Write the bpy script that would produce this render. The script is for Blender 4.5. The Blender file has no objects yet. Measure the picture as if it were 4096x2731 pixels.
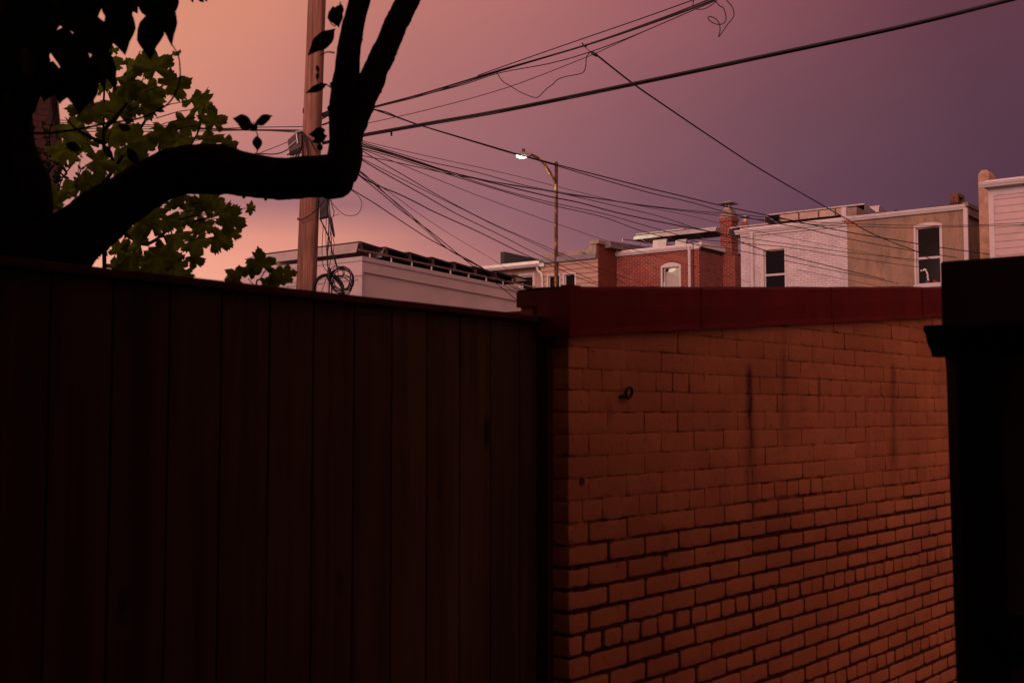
import bpy, math, random
from mathutils import Vector, Matrix, noise
random.seed(7)
S = bpy.context.scene
COL = S.collection
# ---------------------------------------------------------------- camera
F = 4551.0                      # focal length in photo pixels (photo 4096 x 2731)
CAM = Vector((0, 0, 1.6))
PITCH = math.atan(275 / F)
cd = bpy.data.cameras.new('camera'); cam = bpy.data.objects.new('camera', cd); COL.objects.link(cam)
cd.sensor_width = 36; cd.lens = F / 4096 * 36; cd.clip_start = 0.05; cd.clip_end = 3000
cam.location = CAM; cam.rotation_euler = (math.pi / 2 + PITCH, 0, 0)
cd.dof.use_dof = True; cd.dof.focus_distance = 22; cd.dof.aperture_fstop = 8.0
S.camera = cam
# ---------------------------------------------------------------- colour management
S.view_settings.view_transform = 'Standard'; S.view_settings.look = 'None'
S.view_settings.exposure = 0; S.view_settings.gamma = 1; S.view_settings.use_curve_mapping = False
try: S.cycles.max_bounces = 8; S.cycles.transparent_max_bounces = 12; S.cycles.sample_clamp_indirect = 3
except Exception: pass
def lin(c):
    return tuple(((x / 255) / 12.92 if x / 255 <= .04045 else ((x / 255 + .055) / 1.055) ** 2.4) for x in c)
# ---------------------------------------------------------------- dusk sky (world, by direction)
W = bpy.data.worlds.new('World'); S.world = W; W.use_nodes = True
nt = W.node_tree; nt.nodes.clear(); N = nt.nodes.new; LK = nt.links.new
out = N('ShaderNodeOutputWorld'); bg = N('ShaderNodeBackground'); LK(bg.outputs[0], out.inputs[0])
tc = N('ShaderNodeTexCoord'); sep = N('ShaderNodeSeparateXYZ'); LK(tc.outputs['Generated'], sep.inputs[0])
def M(op, a, b=None, clamp=False):
    n = N('ShaderNodeMath'); n.operation = op; n.use_clamp = clamp
    for i, v in enumerate((a, b)):
        if v is None: continue
        if isinstance(v, (int, float)): n.inputs[i].default_value = v
        else: LK(v, n.inputs[i])
    return n.outputs[0]
ns = N('ShaderNodeTexNoise'); ns.inputs['Scale'].default_value = 2.2; ns.inputs['Detail'].default_value = 3
mp = N('ShaderNodeMapping'); mp.inputs['Scale'].default_value = (1, 1, 3); LK(tc.outputs['Generated'], mp.inputs[0]); LK(mp.outputs[0], ns.inputs['Vector'])
wob = M('MULTIPLY', M('SUBTRACT', ns.outputs['Fac'], .5), .085)
az = M('ADD', M('DIVIDE', M('ARCTAN2', sep.outputs[0], sep.outputs[1]), 2 * math.pi), .5)
el = M('MULTIPLY', M('ARCSINE', sep.outputs[2]), 180 / math.pi)
el = M('ADD', el, M('MULTIPLY', wob, 14))
def ramp(stops):
    r = N('ShaderNodeValToRGB'); LK(M('ADD', az, M('MULTIPLY', wob, .3)), r.inputs[0]); e = r.color_ramp.elements
    r.color_ramp.interpolation = 'LINEAR'
    stops = sorted(stops)
    for i, (a, c) in enumerate(stops):
        p = a / 360 + .5
        q = e[i] if i < 2 else e.new(p)
        q.position = p; q.color = lin(c) + (1,)
    for i, (a, c) in enumerate(stops):
        e[i].position = a / 360 + .5; e[i].color = lin(c) + (1,)
    return r.outputs[0]
ROWS = [
 (-3, [(-179, (120, 80, 75)), (-60, (120, 80, 70)), (-20, (130, 85, 75)), (20, (70, 48, 52)), (70, (70, 48, 52)), (179, (120, 80, 75))]),
 (2,  [(-179, (200, 130, 115)), (-60, (235, 150, 120)), (-18, (246, 172, 146)), (-10, (232, 155, 135)), (-3, (196, 128, 120)), (3, (165, 106, 108)), (10, (125, 82, 92)), (22, (92, 60, 75)), (70, (90, 58, 72)), (179, (200, 130, 115))]),
 (6.8, [(-179, (200, 130, 115)), (-60, (235, 150, 120)), (-18, (246, 170, 144)), (-10, (236, 156, 136)), (-3.5, (190, 123, 118)), (1, (164, 105, 108)), (7, (130, 86, 96)), (14, (107, 70, 84)), (23, (84, 55, 71)), (70, (84, 54, 68)), (179, (200, 130, 115))]),
 (8.6, [(-179, (200, 130, 115)), (-60, (225, 145, 120)), (-17, (242, 160, 135)), (-10, (222, 145, 128)), (-4, (180, 118, 115)), (1, (148, 98, 105)), (7, (125, 83, 95)), (14, (106, 69, 85)), (23, (82, 54, 70)), (70, (82, 54, 66)), (179, (200, 130, 115))]),
 (10.2, [(-179, (200, 130, 115)), (-60, (210, 135, 120)), (-17, (180, 121, 119)), (-11, (167, 112, 114)), (-5, (154, 103, 110)), (1, (146, 97, 106)), (7, (126, 83, 95)), (14, (106, 69, 85)), (23, (83, 54, 71)), (70, (82, 54, 66)), (179, (200, 130, 115))]),
 (14.5, [(-179, (190, 125, 112)), (-60, (225, 145, 115)), (-19, (216, 143, 122)), (-12, (196, 126, 117)), (-5, (170, 110, 110)), (1, (156, 100, 105)), (7, (137, 87, 96)), (14, (115, 74, 86)), (23, (89, 56, 71)), (70, (85, 55, 66)), (179, (190, 125, 112))]),
 (20.5, [(-179, (180, 120, 112)), (-120, (205, 132, 112)), (-60, (230, 148, 112)), (-20, (220, 143, 115)), (-13, (216, 138, 114)), (-6, (190, 119, 109)), (1, (176, 108, 106)), (7, (157, 94, 99)), (14, (134, 78, 86)), (23, (102, 58, 72)), (70, (95, 58, 68)), (179, (180, 120, 112))]),
 (36, [(-179, (175, 114, 108)), (-60, (190, 122, 108)), (0, (165, 103, 100)), (70, (140, 86, 84)), (179, (175, 114, 108))]),
 (60, [(-179, (170, 112, 104)), (-60, (170, 110, 100)), (20, (160, 100, 95)), (100, (150, 94, 88)), (150, (160, 102, 94)), (179, (170, 112, 104))]),
]
cur = None; prev = None
for e_, st in ROWS:
    c = ramp(st)
    if cur is None: cur = c
    else:
        mr = N('ShaderNodeMapRange'); mr.interpolation_type = 'SMOOTHSTEP' if e_ < 10 else 'LINEAR'
        mr.inputs['From Min'].default_value = prev; mr.inputs['From Max'].default_value = e_; LK(el, mr.inputs['Value'])
        mx = N('ShaderNodeMix'); mx.data_type = 'RGBA'; LK(mr.outputs[0], mx.inputs['Factor']); LK(cur, mx.inputs['A']); LK(c, mx.inputs['B'])
        cur = mx.outputs['Result']
    prev = e_
# the wide afterglow on the clouds behind the photographer
GLOW = Vector((-.42, -.83, .36)).normalized()
dp = N('ShaderNodeVectorMath'); dp.operation = 'DOT_PRODUCT'; LK(tc.outputs['Generated'], dp.inputs[0]); dp.inputs[1].default_value = GLOW
gl = M('POWER', M('MAXIMUM', dp.outputs['Value'], 0), 3.0)
gm = N('ShaderNodeVectorMath'); gm.operation = 'SCALE'; gm.inputs[0].default_value = (1.35, .66, .60); LK(gl, gm.inputs['Scale'])
ad = N('ShaderNodeVectorMath'); LK(cur, ad.inputs[0]); LK(gm.outputs[0], ad.inputs[1])
# a trace of the physical sky, sun just at the horizon
sk = N('ShaderNodeTexSky'); sk.sky_type = 'NISHITA'; sk.sun_disc = False; sk.sun_elevation = math.radians(1.0); sk.sun_rotation = math.radians(205)
s2 = N('ShaderNodeVectorMath'); s2.operation = 'SCALE'; LK(sk.outputs[0], s2.inputs[0]); s2.inputs['Scale'].default_value = .0015
ad2 = N('ShaderNodeVectorMath'); LK(ad.outputs[0], ad2.inputs[0]); LK(s2.outputs[0], ad2.inputs[1])
LK(ad2.outputs[0], bg.inputs['Color']); bg.inputs['Strength'].default_value = 1.0
# soft low light of the glowing cloud bank (the sun itself is down)
sd = bpy.data.lights.new('sun', 'SUN'); sun = bpy.data.objects.new('sun', sd); COL.objects.link(sun)
sd.energy = .95; sd.angle = math.radians(25); sd.color = (1.0, .57, .53)
sun.rotation_euler = Vector((-.42, -.83, .30)).to_track_quat('Z', 'Y').to_euler()

# ================================================================ helpers
def ray(px, py):
    return Vector(((px - 2048) / F, math.cos(PITCH) + (py - 1365.5) / F * math.sin(PITCH), math.sin(PITCH) - (py - 1365.5) / F * math.cos(PITCH)))
def P(px, py, Y):                       # photo pixel -> world point at distance Y
    d = ray(px, py); return CAM + d * (Y / d.y)
def D(x, y, Y):                         # same, from 2352-wide reading of the photo
    return P(x * 4096 / 2352, y * 4096 / 2352, Y)
E1 = Vector((math.sin(math.radians(37.8)), math.cos(math.radians(37.8)), 0))
E2 = Vector((-E1.y, E1.x, 0))
class Fr:                               # a: away along E1, b: leftward along E2
    def __init__(s, O, e1=E1, e2=E2): s.O = Vector((O[0], O[1], 0)); s.e1 = e1; s.e2 = e2
    def p(s, a, b, z): return s.O + s.e1 * a + s.e2 * b + Vector((0, 0, z))
    def ha(s, px, py, a=0):             # ray meets plane a = const -> (b, z)
        d = ray(px, py); t = (a - (CAM - s.O).dot(s.e1)) / d.dot(s.e1); q = CAM + d * t
        return ((q - s.O).dot(s.e2), q.z)
    def hb(s, px, py, b=0):
        d = ray(px, py); t = (b - (CAM - s.O).dot(s.e2)) / d.dot(s.e2); q = CAM + d * t
        return ((q - s.O).dot(s.e1), q.z)
WF = Fr((0, 0), Vector((0, 1, 0)), Vector((-1, 0, 0)))
class MB:
    def __init__(s): s.v = []; s.f = []; s.uv = []
    def face(s, pts, uv=None):
        i = len(s.v); s.v += [Vector(p) for p in pts]; s.f.append(tuple(range(i, i + len(pts)))); s.uv.append(uv or [(0, 0)] * len(pts))
    def grid(s, rows, uvs=None, close=False):   # rows of shared vertices
        i = len(s.v); n = len(rows[0])
        for r in rows: s.v += [Vector(p) for p in r]
        for r in range(len(rows) - 1):
            for c in range(n if close else n - 1):
                c2 = (c + 1) % n
                s.f.append((i + r * n + c, i + r * n + c2, i + (r + 1) * n + c2, i + (r + 1) * n + c))
                if uvs: s.uv.append([uvs[r][c], uvs[r][c2], uvs[r + 1][c2], uvs[r + 1][c]])
                else: s.uv.append([(c / n, r * .1), ((c + 1) / n, r * .1), ((c + 1) / n, r * .1 + .1), (c / n, r * .1 + .1)])
    def box(s, fr, a0, a1, b0, b1, z0, z1, zt=None):
        # zt: optional function (a,b)->z for the top
        if a0 > a1: a0, a1 = a1, a0
        if b0 > b1: b0, b1 = b1, b0
        T = (lambda a, b: z1) if zt is None else zt
        q = fr.p
        s.face([q(a0, b1, z0), q(a0, b0, z0), q(a0, b0, T(a0, b0)), q(a0, b1, T(a0, b1))], [(-b1, z0), (-b0, z0), (-b0, T(a0, b0)), (-b1, T(a0, b1))])
        s.face([q(a1, b0, z0), q(a1, b1, z0), q(a1, b1, T(a1, b1)), q(a1, b0, T(a1, b0))], [(b0, z0), (b1, z0), (b1, T(a1, b1)), (b0, T(a1, b0))])
        s.face([q(a0, b0, z0), q(a1, b0, z0), q(a1, b0, T(a1, b0)), q(a0, b0, T(a0, b0))], [(a0, z0), (a1, z0), (a1, T(a1, b0)), (a0, T(a0, b0))])
        s.face([q(a1, b1, z0), q(a0, b1, z0), q(a0, b1, T(a0, b1)), q(a1, b1, T(a1, b1))], [(-a1, z0), (-a0, z0), (-a0, T(a0, b1)), (-a1, T(a1, b1))])
        s.face([q(a0, b0, T(a0, b0)), q(a1, b0, T(a1, b0)), q(a1, b1, T(a1, b1)), q(a0, b1, T(a0, b1))], [(a0, b0), (a1, b0), (a1, b1), (a0, b1)])
        s.face([q(a0, b0, z0), q(a0, b1, z0), q(a1, b1, z0), q(a1, b0, z0)], [(a0, b0), (a0, b1), (a1, b1), (a1, b0)])
    def tube(s, pts, rad, n=8, cap=True, wob=0, seed=0):
        pts = [Vector(p) for p in pts]
        if not hasattr(rad, '__len__'): rad = [rad] * len(pts)
        up = None; rows = []; L = 0; uvs = []
        for i, p in enumerate(pts):
            t = (pts[min(i + 1, len(pts) - 1)] - pts[max(i - 1, 0)]).normalized()
            if up is None:
                up = t.orthogonal().normalized()
            up = (up - t * up.dot(t)).normalized(); sd_ = t.cross(up)
            if i: L += (p - pts[i - 1]).length
            row = []; ur = []
            for k in range(n):
                an = 2 * math.pi * k / n; d = up * math.cos(an) + sd_ * math.sin(an); r = rad[i]
                if wob: r *= 1 + wob * noise.noise((p + d * r) * (1.2 / max(rad)) + Vector((seed, 0, 0))) + wob * .55 * noise.noise((p + d * r) * (3.2 / max(rad))) + wob * .3 * noise.noise((p + d * r) * (9 / max(rad)))
                row.append(p + d * r); ur.append((k / n, L))
            rows.append(row); uvs.append(ur)
        s.grid(rows, uvs, True)
        if cap:
            s.face(list(reversed(rows[0]))); s.face(rows[-1])
    def lathe(s, c, prof, n=16, axis=Vector((0, 0, 1))):
        up = axis.orthogonal().normalized(); sd_ = axis.cross(up)
        rows = [[Vector(c) + axis * h + (up * math.cos(2 * math.pi * k / n) + sd_ * math.sin(2 * math.pi * k / n)) * r for k in range(n)] for r, h in prof]
        s.grid(rows, None, True); s.face(list(reversed(rows[0]))); s.face(rows[-1])
    def prism(s, poly, vec):
        poly = [Vector(p) for p in poly]; q = [p + vec for p in poly]
        s.face(poly); s.face(list(reversed(q)))
        for i in range(len(poly)):
            j = (i + 1) % len(poly); s.face([poly[j], poly[i], q[i], q[j]], [(0, 0), (.1, 0), (.1, 1), (0, 1)])
    def build(s, name, m, parent=None, smooth=False, bevel=0):
        me = bpy.data.meshes.new(name)
        o = bpy.data.objects.new(name, me); COL.objects.link(o)
        off = Vector((0, 0, 0))
        if parent is not None:
            o.parent = parent; q = parent
            while q is not None: off += q.location; q = q.parent
        me.from_pydata([v - off for v in s.v], [], s.f)
        ul = me.uv_layers.new(name='UVMap'); k = 0
        flat = [c for fc in s.uv for c in fc]
        for lp, c in zip(ul.data, flat): lp.uv = c
        if m: me.materials.append(m)
        if smooth:
            for p in me.polygons: p.use_smooth = True
        if bevel:
            b = o.modifiers.new('bevel', 'BEVEL'); b.width = bevel; b.segments = 2; b.limit_method = 'ANGLE'
            # shared vertices are needed for a bevel
            import bmesh
            bm = bmesh.new(); bm.from_mesh(me); bmesh.ops.remove_doubles(bm, verts=bm.verts, dist=1e-5); bm.to_mesh(me); bm.free()
        return o
def tag(o, label=None, cat=None, group=None, kind=None):
    if label: o['label'] = label
    if cat: o['category'] = cat
    if group: o['group'] = group
    if kind: o['kind'] = kind
    return o
def thing(name, loc, label, cat, group=None):
    o = bpy.data.objects.new(name, None); COL.objects.link(o); o.location = loc; o.empty_display_size = .2
    return tag(o, label, cat, group)
def copy_tree(o, parent=None):
    c = o.copy(); COL.objects.link(c); c.parent = parent
    for ch in o.children: copy_tree(ch, c)
    return c
# ---------------------------------------------------------------- materials
def newmat(name):
    m = bpy.data.materials.new(name); m.use_nodes = True; t = m.node_tree
    return m, t, t.nodes['Principled BSDF']
def mix_rgb(t, fac, a, b, blend='MIX'):
    n = t.nodes.new('ShaderNodeMix'); n.data_type = 'RGBA'; n.blend_type = blend
    for k, v in (('Factor', fac), ('A', a), ('B', b)):
        if isinstance(v, (int, float)): n.inputs[k].default_value = v
        elif isinstance(v, tuple): n.inputs[k].default_value = v if len(v) == 4 else v + (1,)
        else: t.links.new(v, n.inputs[k])
    return n.outputs['Result']
def tnoise(t, scale, detail=6, vec=None, rough=.6, stretch=None):
    n = t.nodes.new('ShaderNodeTexNoise'); n.inputs['Scale'].default_value = scale; n.inputs['Detail'].default_value = detail; n.inputs['Roughness'].default_value = rough
    if vec is None:
        g = t.nodes.new('ShaderNodeNewGeometry'); vec = g.outputs['Position']
    if stretch:
        m_ = t.nodes.new('ShaderNodeMapping'); m_.inputs['Scale'].default_value = stretch; t.links.new(vec, m_.inputs[0]); vec = m_.outputs[0]
    t.links.new(vec, n.inputs['Vector']); return n.outputs['Fac']
def step(t, v, a, b):
    n = t.nodes.new('ShaderNodeMapRange'); n.inputs['From Min'].default_value = a; n.inputs['From Max'].default_value = b; t.links.new(v, n.inputs['Value']); return n.outputs[0]
def bump(t, bs, h, strength, dist):
    b = t.nodes.new('ShaderNodeBump'); b.inputs['Strength'].default_value = strength; b.inputs['Distance'].default_value = dist; t.links.new(h, b.inputs['Height']); t.links.new(b.outputs[0], bs.inputs['Normal'])
def plain(name, c, rough=.6, var=.3, scale=6, bmp=0, metal=0, stretch=None, c2=None, spec=.4):
    m, t, b = newmat(name); c = tuple(c); b.inputs['Specular IOR Level'].default_value = spec
    f = tnoise(t, scale, 6, stretch=stretch)
    c2 = c2 or tuple(x * (1 - var) for x in c)
    t.links.new(mix_rgb(t, step(t, f, .35, .65), c, c2), b.inputs['Base Color'])
    b.inputs['Roughness'].default_value = rough; b.inputs['Metallic'].default_value = metal
    if bmp: bump(t, b, f, .6, bmp)
    return m
def brickmat(name, c1, c2, mort, cw=.203, rh=.0677, ms=.012, bmp=.004, var=.5, msm=.15, stain=None):
    m, t, b = newmat(name)
    uv = t.nodes.new('ShaderNodeUVMap'); br = t.nodes.new('ShaderNodeTexBrick')
    dn = t.nodes.new('ShaderNodeTexNoise'); dn.inputs['Scale'].default_value = 9; t.links.new(uv.outputs[0], dn.inputs['Vector'])
    vm = t.nodes.new('ShaderNodeVectorMath'); vm.operation = 'SCALE'; t.links.new(dn.outputs['Color'], vm.inputs[0]); vm.inputs['Scale'].default_value = .014
    va = t.nodes.new('ShaderNodeVectorMath'); t.links.new(uv.outputs[0], va.inputs[0]); t.links.new(vm.outputs[0], va.inputs[1])
    t.links.new(va.outputs[0], br.inputs['Vector'])
    br.inputs['Scale'].default_value = 1; br.inputs['Brick Width'].default_value = cw; br.inputs['Row Height'].default_value = rh
    br.inputs['Mortar Size'].default_value = ms; br.inputs['Mortar Smooth'].default_value = msm; br.inputs['Bias'].default_value = 0
    br.inputs['Color1'].default_value = c1 + (1,); br.inputs['Color2'].default_value = c2 + (1,); br.inputs['Mortar'].default_value = mort + (1,)
    f = tnoise(t, 3, 8, uv.outputs[0]); f2 = tnoise(t, 26, 3, uv.outputs[0])
    col = mix_rgb(t, step(t, f2, .4, .7), br.outputs['Color'], mix_rgb(t, 1.0, br.outputs['Color'], (1 - var, 1 - var, 1 - var), 'MULTIPLY'))
    col = mix_rgb(t, step(t, f, .35, .7), col, mix_rgb(t, 1.0, col, (.78, .76, .76), 'MULTIPLY'))
    if stain: col = mix_rgb(t, step(t, tnoise(t, 5, 8, uv.outputs[0], .75), .56, .66), col, stain)
    t.links.new(col, b.inputs['Base Color']); b.inputs['Roughness'].default_value = .85
    inv = t.nodes.new('ShaderNodeMath'); inv.operation = 'MULTIPLY_ADD'; t.links.new(br.outputs['Fac'], inv.inputs[0]); inv.inputs[1].default_value = -1; 
    t.links.new(f2, inv.inputs[2])
    bump(t, b, inv.outputs[0], 1.0, bmp)
    return m
MT = {}
MT['metal_black'] = plain('black_metal', (.012, .011, .012), .5, .3)
MT['cable'] = plain('cable_sheath', (.013, .012, .013), .65, .3, 20)
MT['cable_lit'] = plain('lit_cable_sheath', (.06, .035, .03), .6, .4, 20)  # lighter copy of the sheath, light on the cable put into its colour
MT['white'] = plain('white_paint', (.57, .52, .52), .5, .12, 4)
MT['whitegutter'] = plain('white_aluminium', (.70, .68, .68), .38, .12, 5)
MT['galv'] = plain('galvanised_steel', (.50, .48, .48), .42, .3, 2, metal=.5)
MT['alu'] = plain('aluminium_rail', (.45, .43, .43), .45, .2, 5, metal=.6)
MT['pv'] = plain('solar_cell_glass', (.012, .013, .02), .15, .2, 5)
MT['roof'] = plain('bitumen_roof', (.06, .055, .055), .9, .5, 3, .01)
MT['conc'] = plain('weathered_cement', (.36, .30, .26), .95, .45, 4, .02)
MT['cement'] = plain('chimney_cement', (.30, .235, .19), .95, .4, 8, .02)
MT['tile'] = plain('clay_flue', (.42, .12, .06), .8, .3, 8)
MT['redbrick'] = brickmat('red_brick', (.34, .042, .020), (.16, .024, .018), (.44, .25, .20), ms=.0085)
MT['orangebrick'] = brickmat('orange_brick', (.27, .05, .02), (.20, .04, .02), (.14, .04, .025), ms=.008)
MT['whitebrick'] = brickmat('white_painted_brick', (.66, .62, .63), (.62, .585, .595), (.47, .43, .44), ms=.006, bmp=.01, var=.08)
MT['darkbrick'] = brickmat('dark_red_brick', (.075, .012, .009), (.05, .009, .007), (.03, .012, .01), ms=.008)
def glassmat():
    m, t, b = newmat('window_glass'); b.inputs['Base Color'].default_value = (.006, .006, .009, 1); b.inputs['Roughness'].default_value = .06; b.inputs['IOR'].default_value = 1.3; b.inputs['Specular IOR Level'].default_value = .12
    f = tnoise(t, 1.2, 2); bump(t, b, f, .15, .02); return m
MT['glass'] = glassmat()
def clearglass():
    m, t, b = newmat('clear_window_glass'); n = t.nodes
    tr = n.new('ShaderNodeBsdfTransparent'); gl_ = n.new('ShaderNodeBsdfGlossy'); gl_.inputs['Roughness'].default_value = .05
    fr_ = n.new('ShaderNodeFresnel'); mx = n.new('ShaderNodeMixShader'); fm = n.new('ShaderNodeMath'); fm.operation = 'MULTIPLY'; fm.inputs[1].default_value = .3; t.links.new(fr_.outputs[0], fm.inputs[0]); t.links.new(fm.outputs[0], mx.inputs[0]); t.links.new(tr.outputs[0], mx.inputs[1]); t.links.new(gl_.outputs[0], mx.inputs[2])
    t.links.new(mx.outputs[0], n['Material Output'].inputs[0]); return m
MT['clear'] = clearglass()
def emis(name, c, s):
    m, t, b = newmat(name); b.inputs['Base Color'].default_value = (0, 0, 0, 1); b.inputs['Emission Color'].default_value = tuple(c) + (1,); b.inputs['Emission Strength'].default_value = s; return m
def stucco():
    m, t, b = newmat('stained_stucco')
    a = tnoise(t, 1.1, 9, rough=.7, stretch=(1, 1, .45)); c = tnoise(t, 5, 9, rough=.75, stretch=(1, 1, .35))
    col = mix_rgb(t, step(t, a, .38, .62), (.36, .235, .15), (.22, .165, .12))
    col = mix_rgb(t, step(t, c, .5, .68), col, (.17, .115, .085))
    t.links.new(col, b.inputs['Base Color']); b.inputs['Roughness'].default_value = .95; bump(t, b, tnoise(t, 30, 6), .5, .01); return m
MT['stucco'] = stucco()
def siding(name, c, dark, h=.15, sh=.08):
    m, t, b = newmat(name); uv = t.nodes.new('ShaderNodeUVMap'); s_ = t.nodes.new('ShaderNodeSeparateXYZ'); t.links.new(uv.outputs[0], s_.inputs[0])
    md = t.nodes.new('ShaderNodeMath'); md.operation = 'FRACT'; dv = t.nodes.new('ShaderNodeMath'); dv.operation = 'DIVIDE'; dv.inputs[1].default_value = h
    t.links.new(s_.outputs[1], dv.inputs[0]); t.links.new(dv.outputs[0], md.inputs[0])
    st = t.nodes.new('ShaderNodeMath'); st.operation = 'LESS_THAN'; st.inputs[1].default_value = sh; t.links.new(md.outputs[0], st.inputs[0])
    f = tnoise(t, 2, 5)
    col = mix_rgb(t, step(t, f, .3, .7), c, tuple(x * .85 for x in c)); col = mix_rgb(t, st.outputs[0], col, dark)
    t.links.new(col, b.inputs['Base Color']); b.inputs['Roughness'].default_value = .55
    bump(t, b, md.outputs[0], 1, .02); return m
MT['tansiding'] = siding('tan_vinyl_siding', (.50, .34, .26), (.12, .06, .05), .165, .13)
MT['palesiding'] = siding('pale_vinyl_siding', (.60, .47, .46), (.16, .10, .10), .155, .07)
MT['shedpanel'] = plain('pale_metal_cladding', (.66, .56, .56), .5, .12, 1.5)
# ================================================================ ground
g = MB(); n_ = 24
for (x0, x1, y0, y1, z) in ((-400, 400, -300, 900, 0.0),):
    g.face([(x0, y0, z), (x1, y0, z), (x1, y1, z), (x0, y1, z)])
tag(g.build('ground', plain('packed_earth_and_asphalt', (.05, .042, .036), .95, .4, 3, .01)), kind='structure')
# ================================================================ foreground painted brick wall (garage)
WD = Vector((math.sin(math.radians(41.3)), math.cos(math.radians(41.3)), 0)); WN = Vector((WD.y, -WD.x, 0))   # along the face, outward normal
WC = P(2275, 2000, 3.5); WC.z = 0
def wp(s, z, o=0): return WC + WD * s + WN * o + Vector((0, 0, z))
def wall_hit(px, py):
    d = ray(px, py); t = (WC - CAM).dot(WN) / d.dot(WN); q = CAM + d * t; return ((q - WC).dot(WD), q.z)
def rk(*a):
    return noise.noise(Vector(a))
WL = 4.4
def wtop(s): return 1.83 + .0808 * s
def paintmat(deep):
    m, t, b = newmat('orange_masonry_paint' if not deep else 'old_mortar_joint')
    gpos = t.nodes.new('ShaderNodeNewGeometry').outputs['Position']
    f = tnoise(t, 2.2, 8, gpos, .65); f2 = tnoise(t, 28, 7, gpos, .7)
    col = mix_rgb(t, step(t, f, .3, .7), (.70, .275, .115), (.46, .170, .075))
    uvn = t.nodes.new('ShaderNodeUVMap'); ux = t.nodes.new('ShaderNodeSeparateXYZ'); t.links.new(uvn.outputs[0], ux.inputs[0])
    if not deep: col = mix_rgb(t, step(t, ux.outputs[0], 0, 1), col, mix_rgb(t, 1.0, col, (.86, .84, .83), 'MULTIPLY'))
    col = mix_rgb(t, step(t, f2, .60, .74), col, (.22, .075, .04))
    if deep:
        sz = t.nodes.new('ShaderNodeSeparateXYZ'); t.links.new(gpos, sz.inputs[0])
        zz = t.nodes.new('ShaderNodeMath'); zz.operation = 'MULTIPLY_ADD'; t.links.new(tnoise(t, 3.0, 8, gpos, .7), zz.inputs[0]); zz.inputs[1].default_value = -.9; t.links.new(sz.outputs[2], zz.inputs[2])
        fac = step(t, zz.outputs[0], .86, .70)
        bare = mix_rgb(t, step(t, f2, .4, .6), (.10, .040, .022), (.035, .015, .009))
        crack = mix_rgb(t, step(t, tnoise(t, 9, 8, gpos, .8), .40, .58), col, (.075, .026, .014))
        col = mix_rgb(t, fac, crack, bare)
    # rust and dirt runs, defined in the wall's own coordinates
    ob = t.nodes.new('ShaderNodeVectorMath'); ob.operation = 'DOT_PRODUCT'; t.links.new(gpos, ob.inputs[0]); ob.inputs[1].default_value = WD
    su = t.nodes.new('ShaderNodeMath'); su.operation = 'SUBTRACT'; t.links.new(ob.outputs['Value'], su.inputs[0]); su.inputs[1].default_value = WC.dot(WD)
    szz = t.nodes.new('ShaderNodeSeparateXYZ'); t.links.new(gpos, szz.inputs[0])
    def MM(op, a, b_=None):
        n = t.nodes.new('ShaderNodeMath'); n.operation = op; n.use_clamp = False
        for i, v in enumerate((a, b_)):
            if v is None: continue
            if isinstance(v, (int, float)): n.inputs[i].default_value = v
            else: t.links.new(v, n.inputs[i])
        return n.outputs[0]
    wv = MM('MULTIPLY', MM('SUBTRACT', tnoise(t, 9, 6, gpos, .7), .5), .05)
    tot = None
    for (dx, dy0, dy1, w, k) in ((1721, 830, 1180, .030, 1), (1722, 930, 1260, .05, .55), (1797, 745, 960, .028, .85), (1799, 900, 1050, .05, .45), (2050, 825, 1080, .040, .9), (2052, 960, 1160, .07, .5), (1880, 850, 980, .014, .7), (1990, 900, 1120, .03, .4), (1540, 1180, 1400, .08, .3), (1400, 905, 990, .02, .5)):
        s0, z0 = wall_hit(dx * 1.7415, dy0 * 1.7415); s1, z1 = wall_hit(dx * 1.7415, dy1 * 1.7415)
        dd = MM('ABSOLUTE', MM('SUBTRACT', MM('ADD', su.outputs[0], wv), s0))
        hz = step(t, dd, w * 1.35, w * .15)
        vz = MM('MULTIPLY', step(t, szz.outputs[2], z0, z0 - .05), step(t, szz.outputs[2], z1, z0 - (z0 - z1) * .45))
        vz = MM('MULTIPLY', vz, step(t, tnoise(t, 14, 6, gpos, .7, (1, 1, .25)), .3, .62))
        x = MM('MULTIPLY', MM('MULTIPLY', hz, vz), k)
        tot = x if tot is None else MM('MAXIMUM', tot, x)
    col = mix_rgb(t, tot, col, (.055, .012, .009))
    t.links.new(col, b.inputs['Base Color']); b.inputs['Roughness'].default_value = .72; b.inputs['Specular IOR Level'].default_value = .12
    bump(t, b, f2, .8, .008)
    return m
MT['paint'] = paintmat(False); MT['mortar'] = paintmat(True)
Z0J = 1.0517
rng = random.Random(11)
wall = thing('garage_wall', tuple(WC), 'orange painted brick garage wall with red coping along its rising top', 'wall')
bk = MB()
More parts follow.
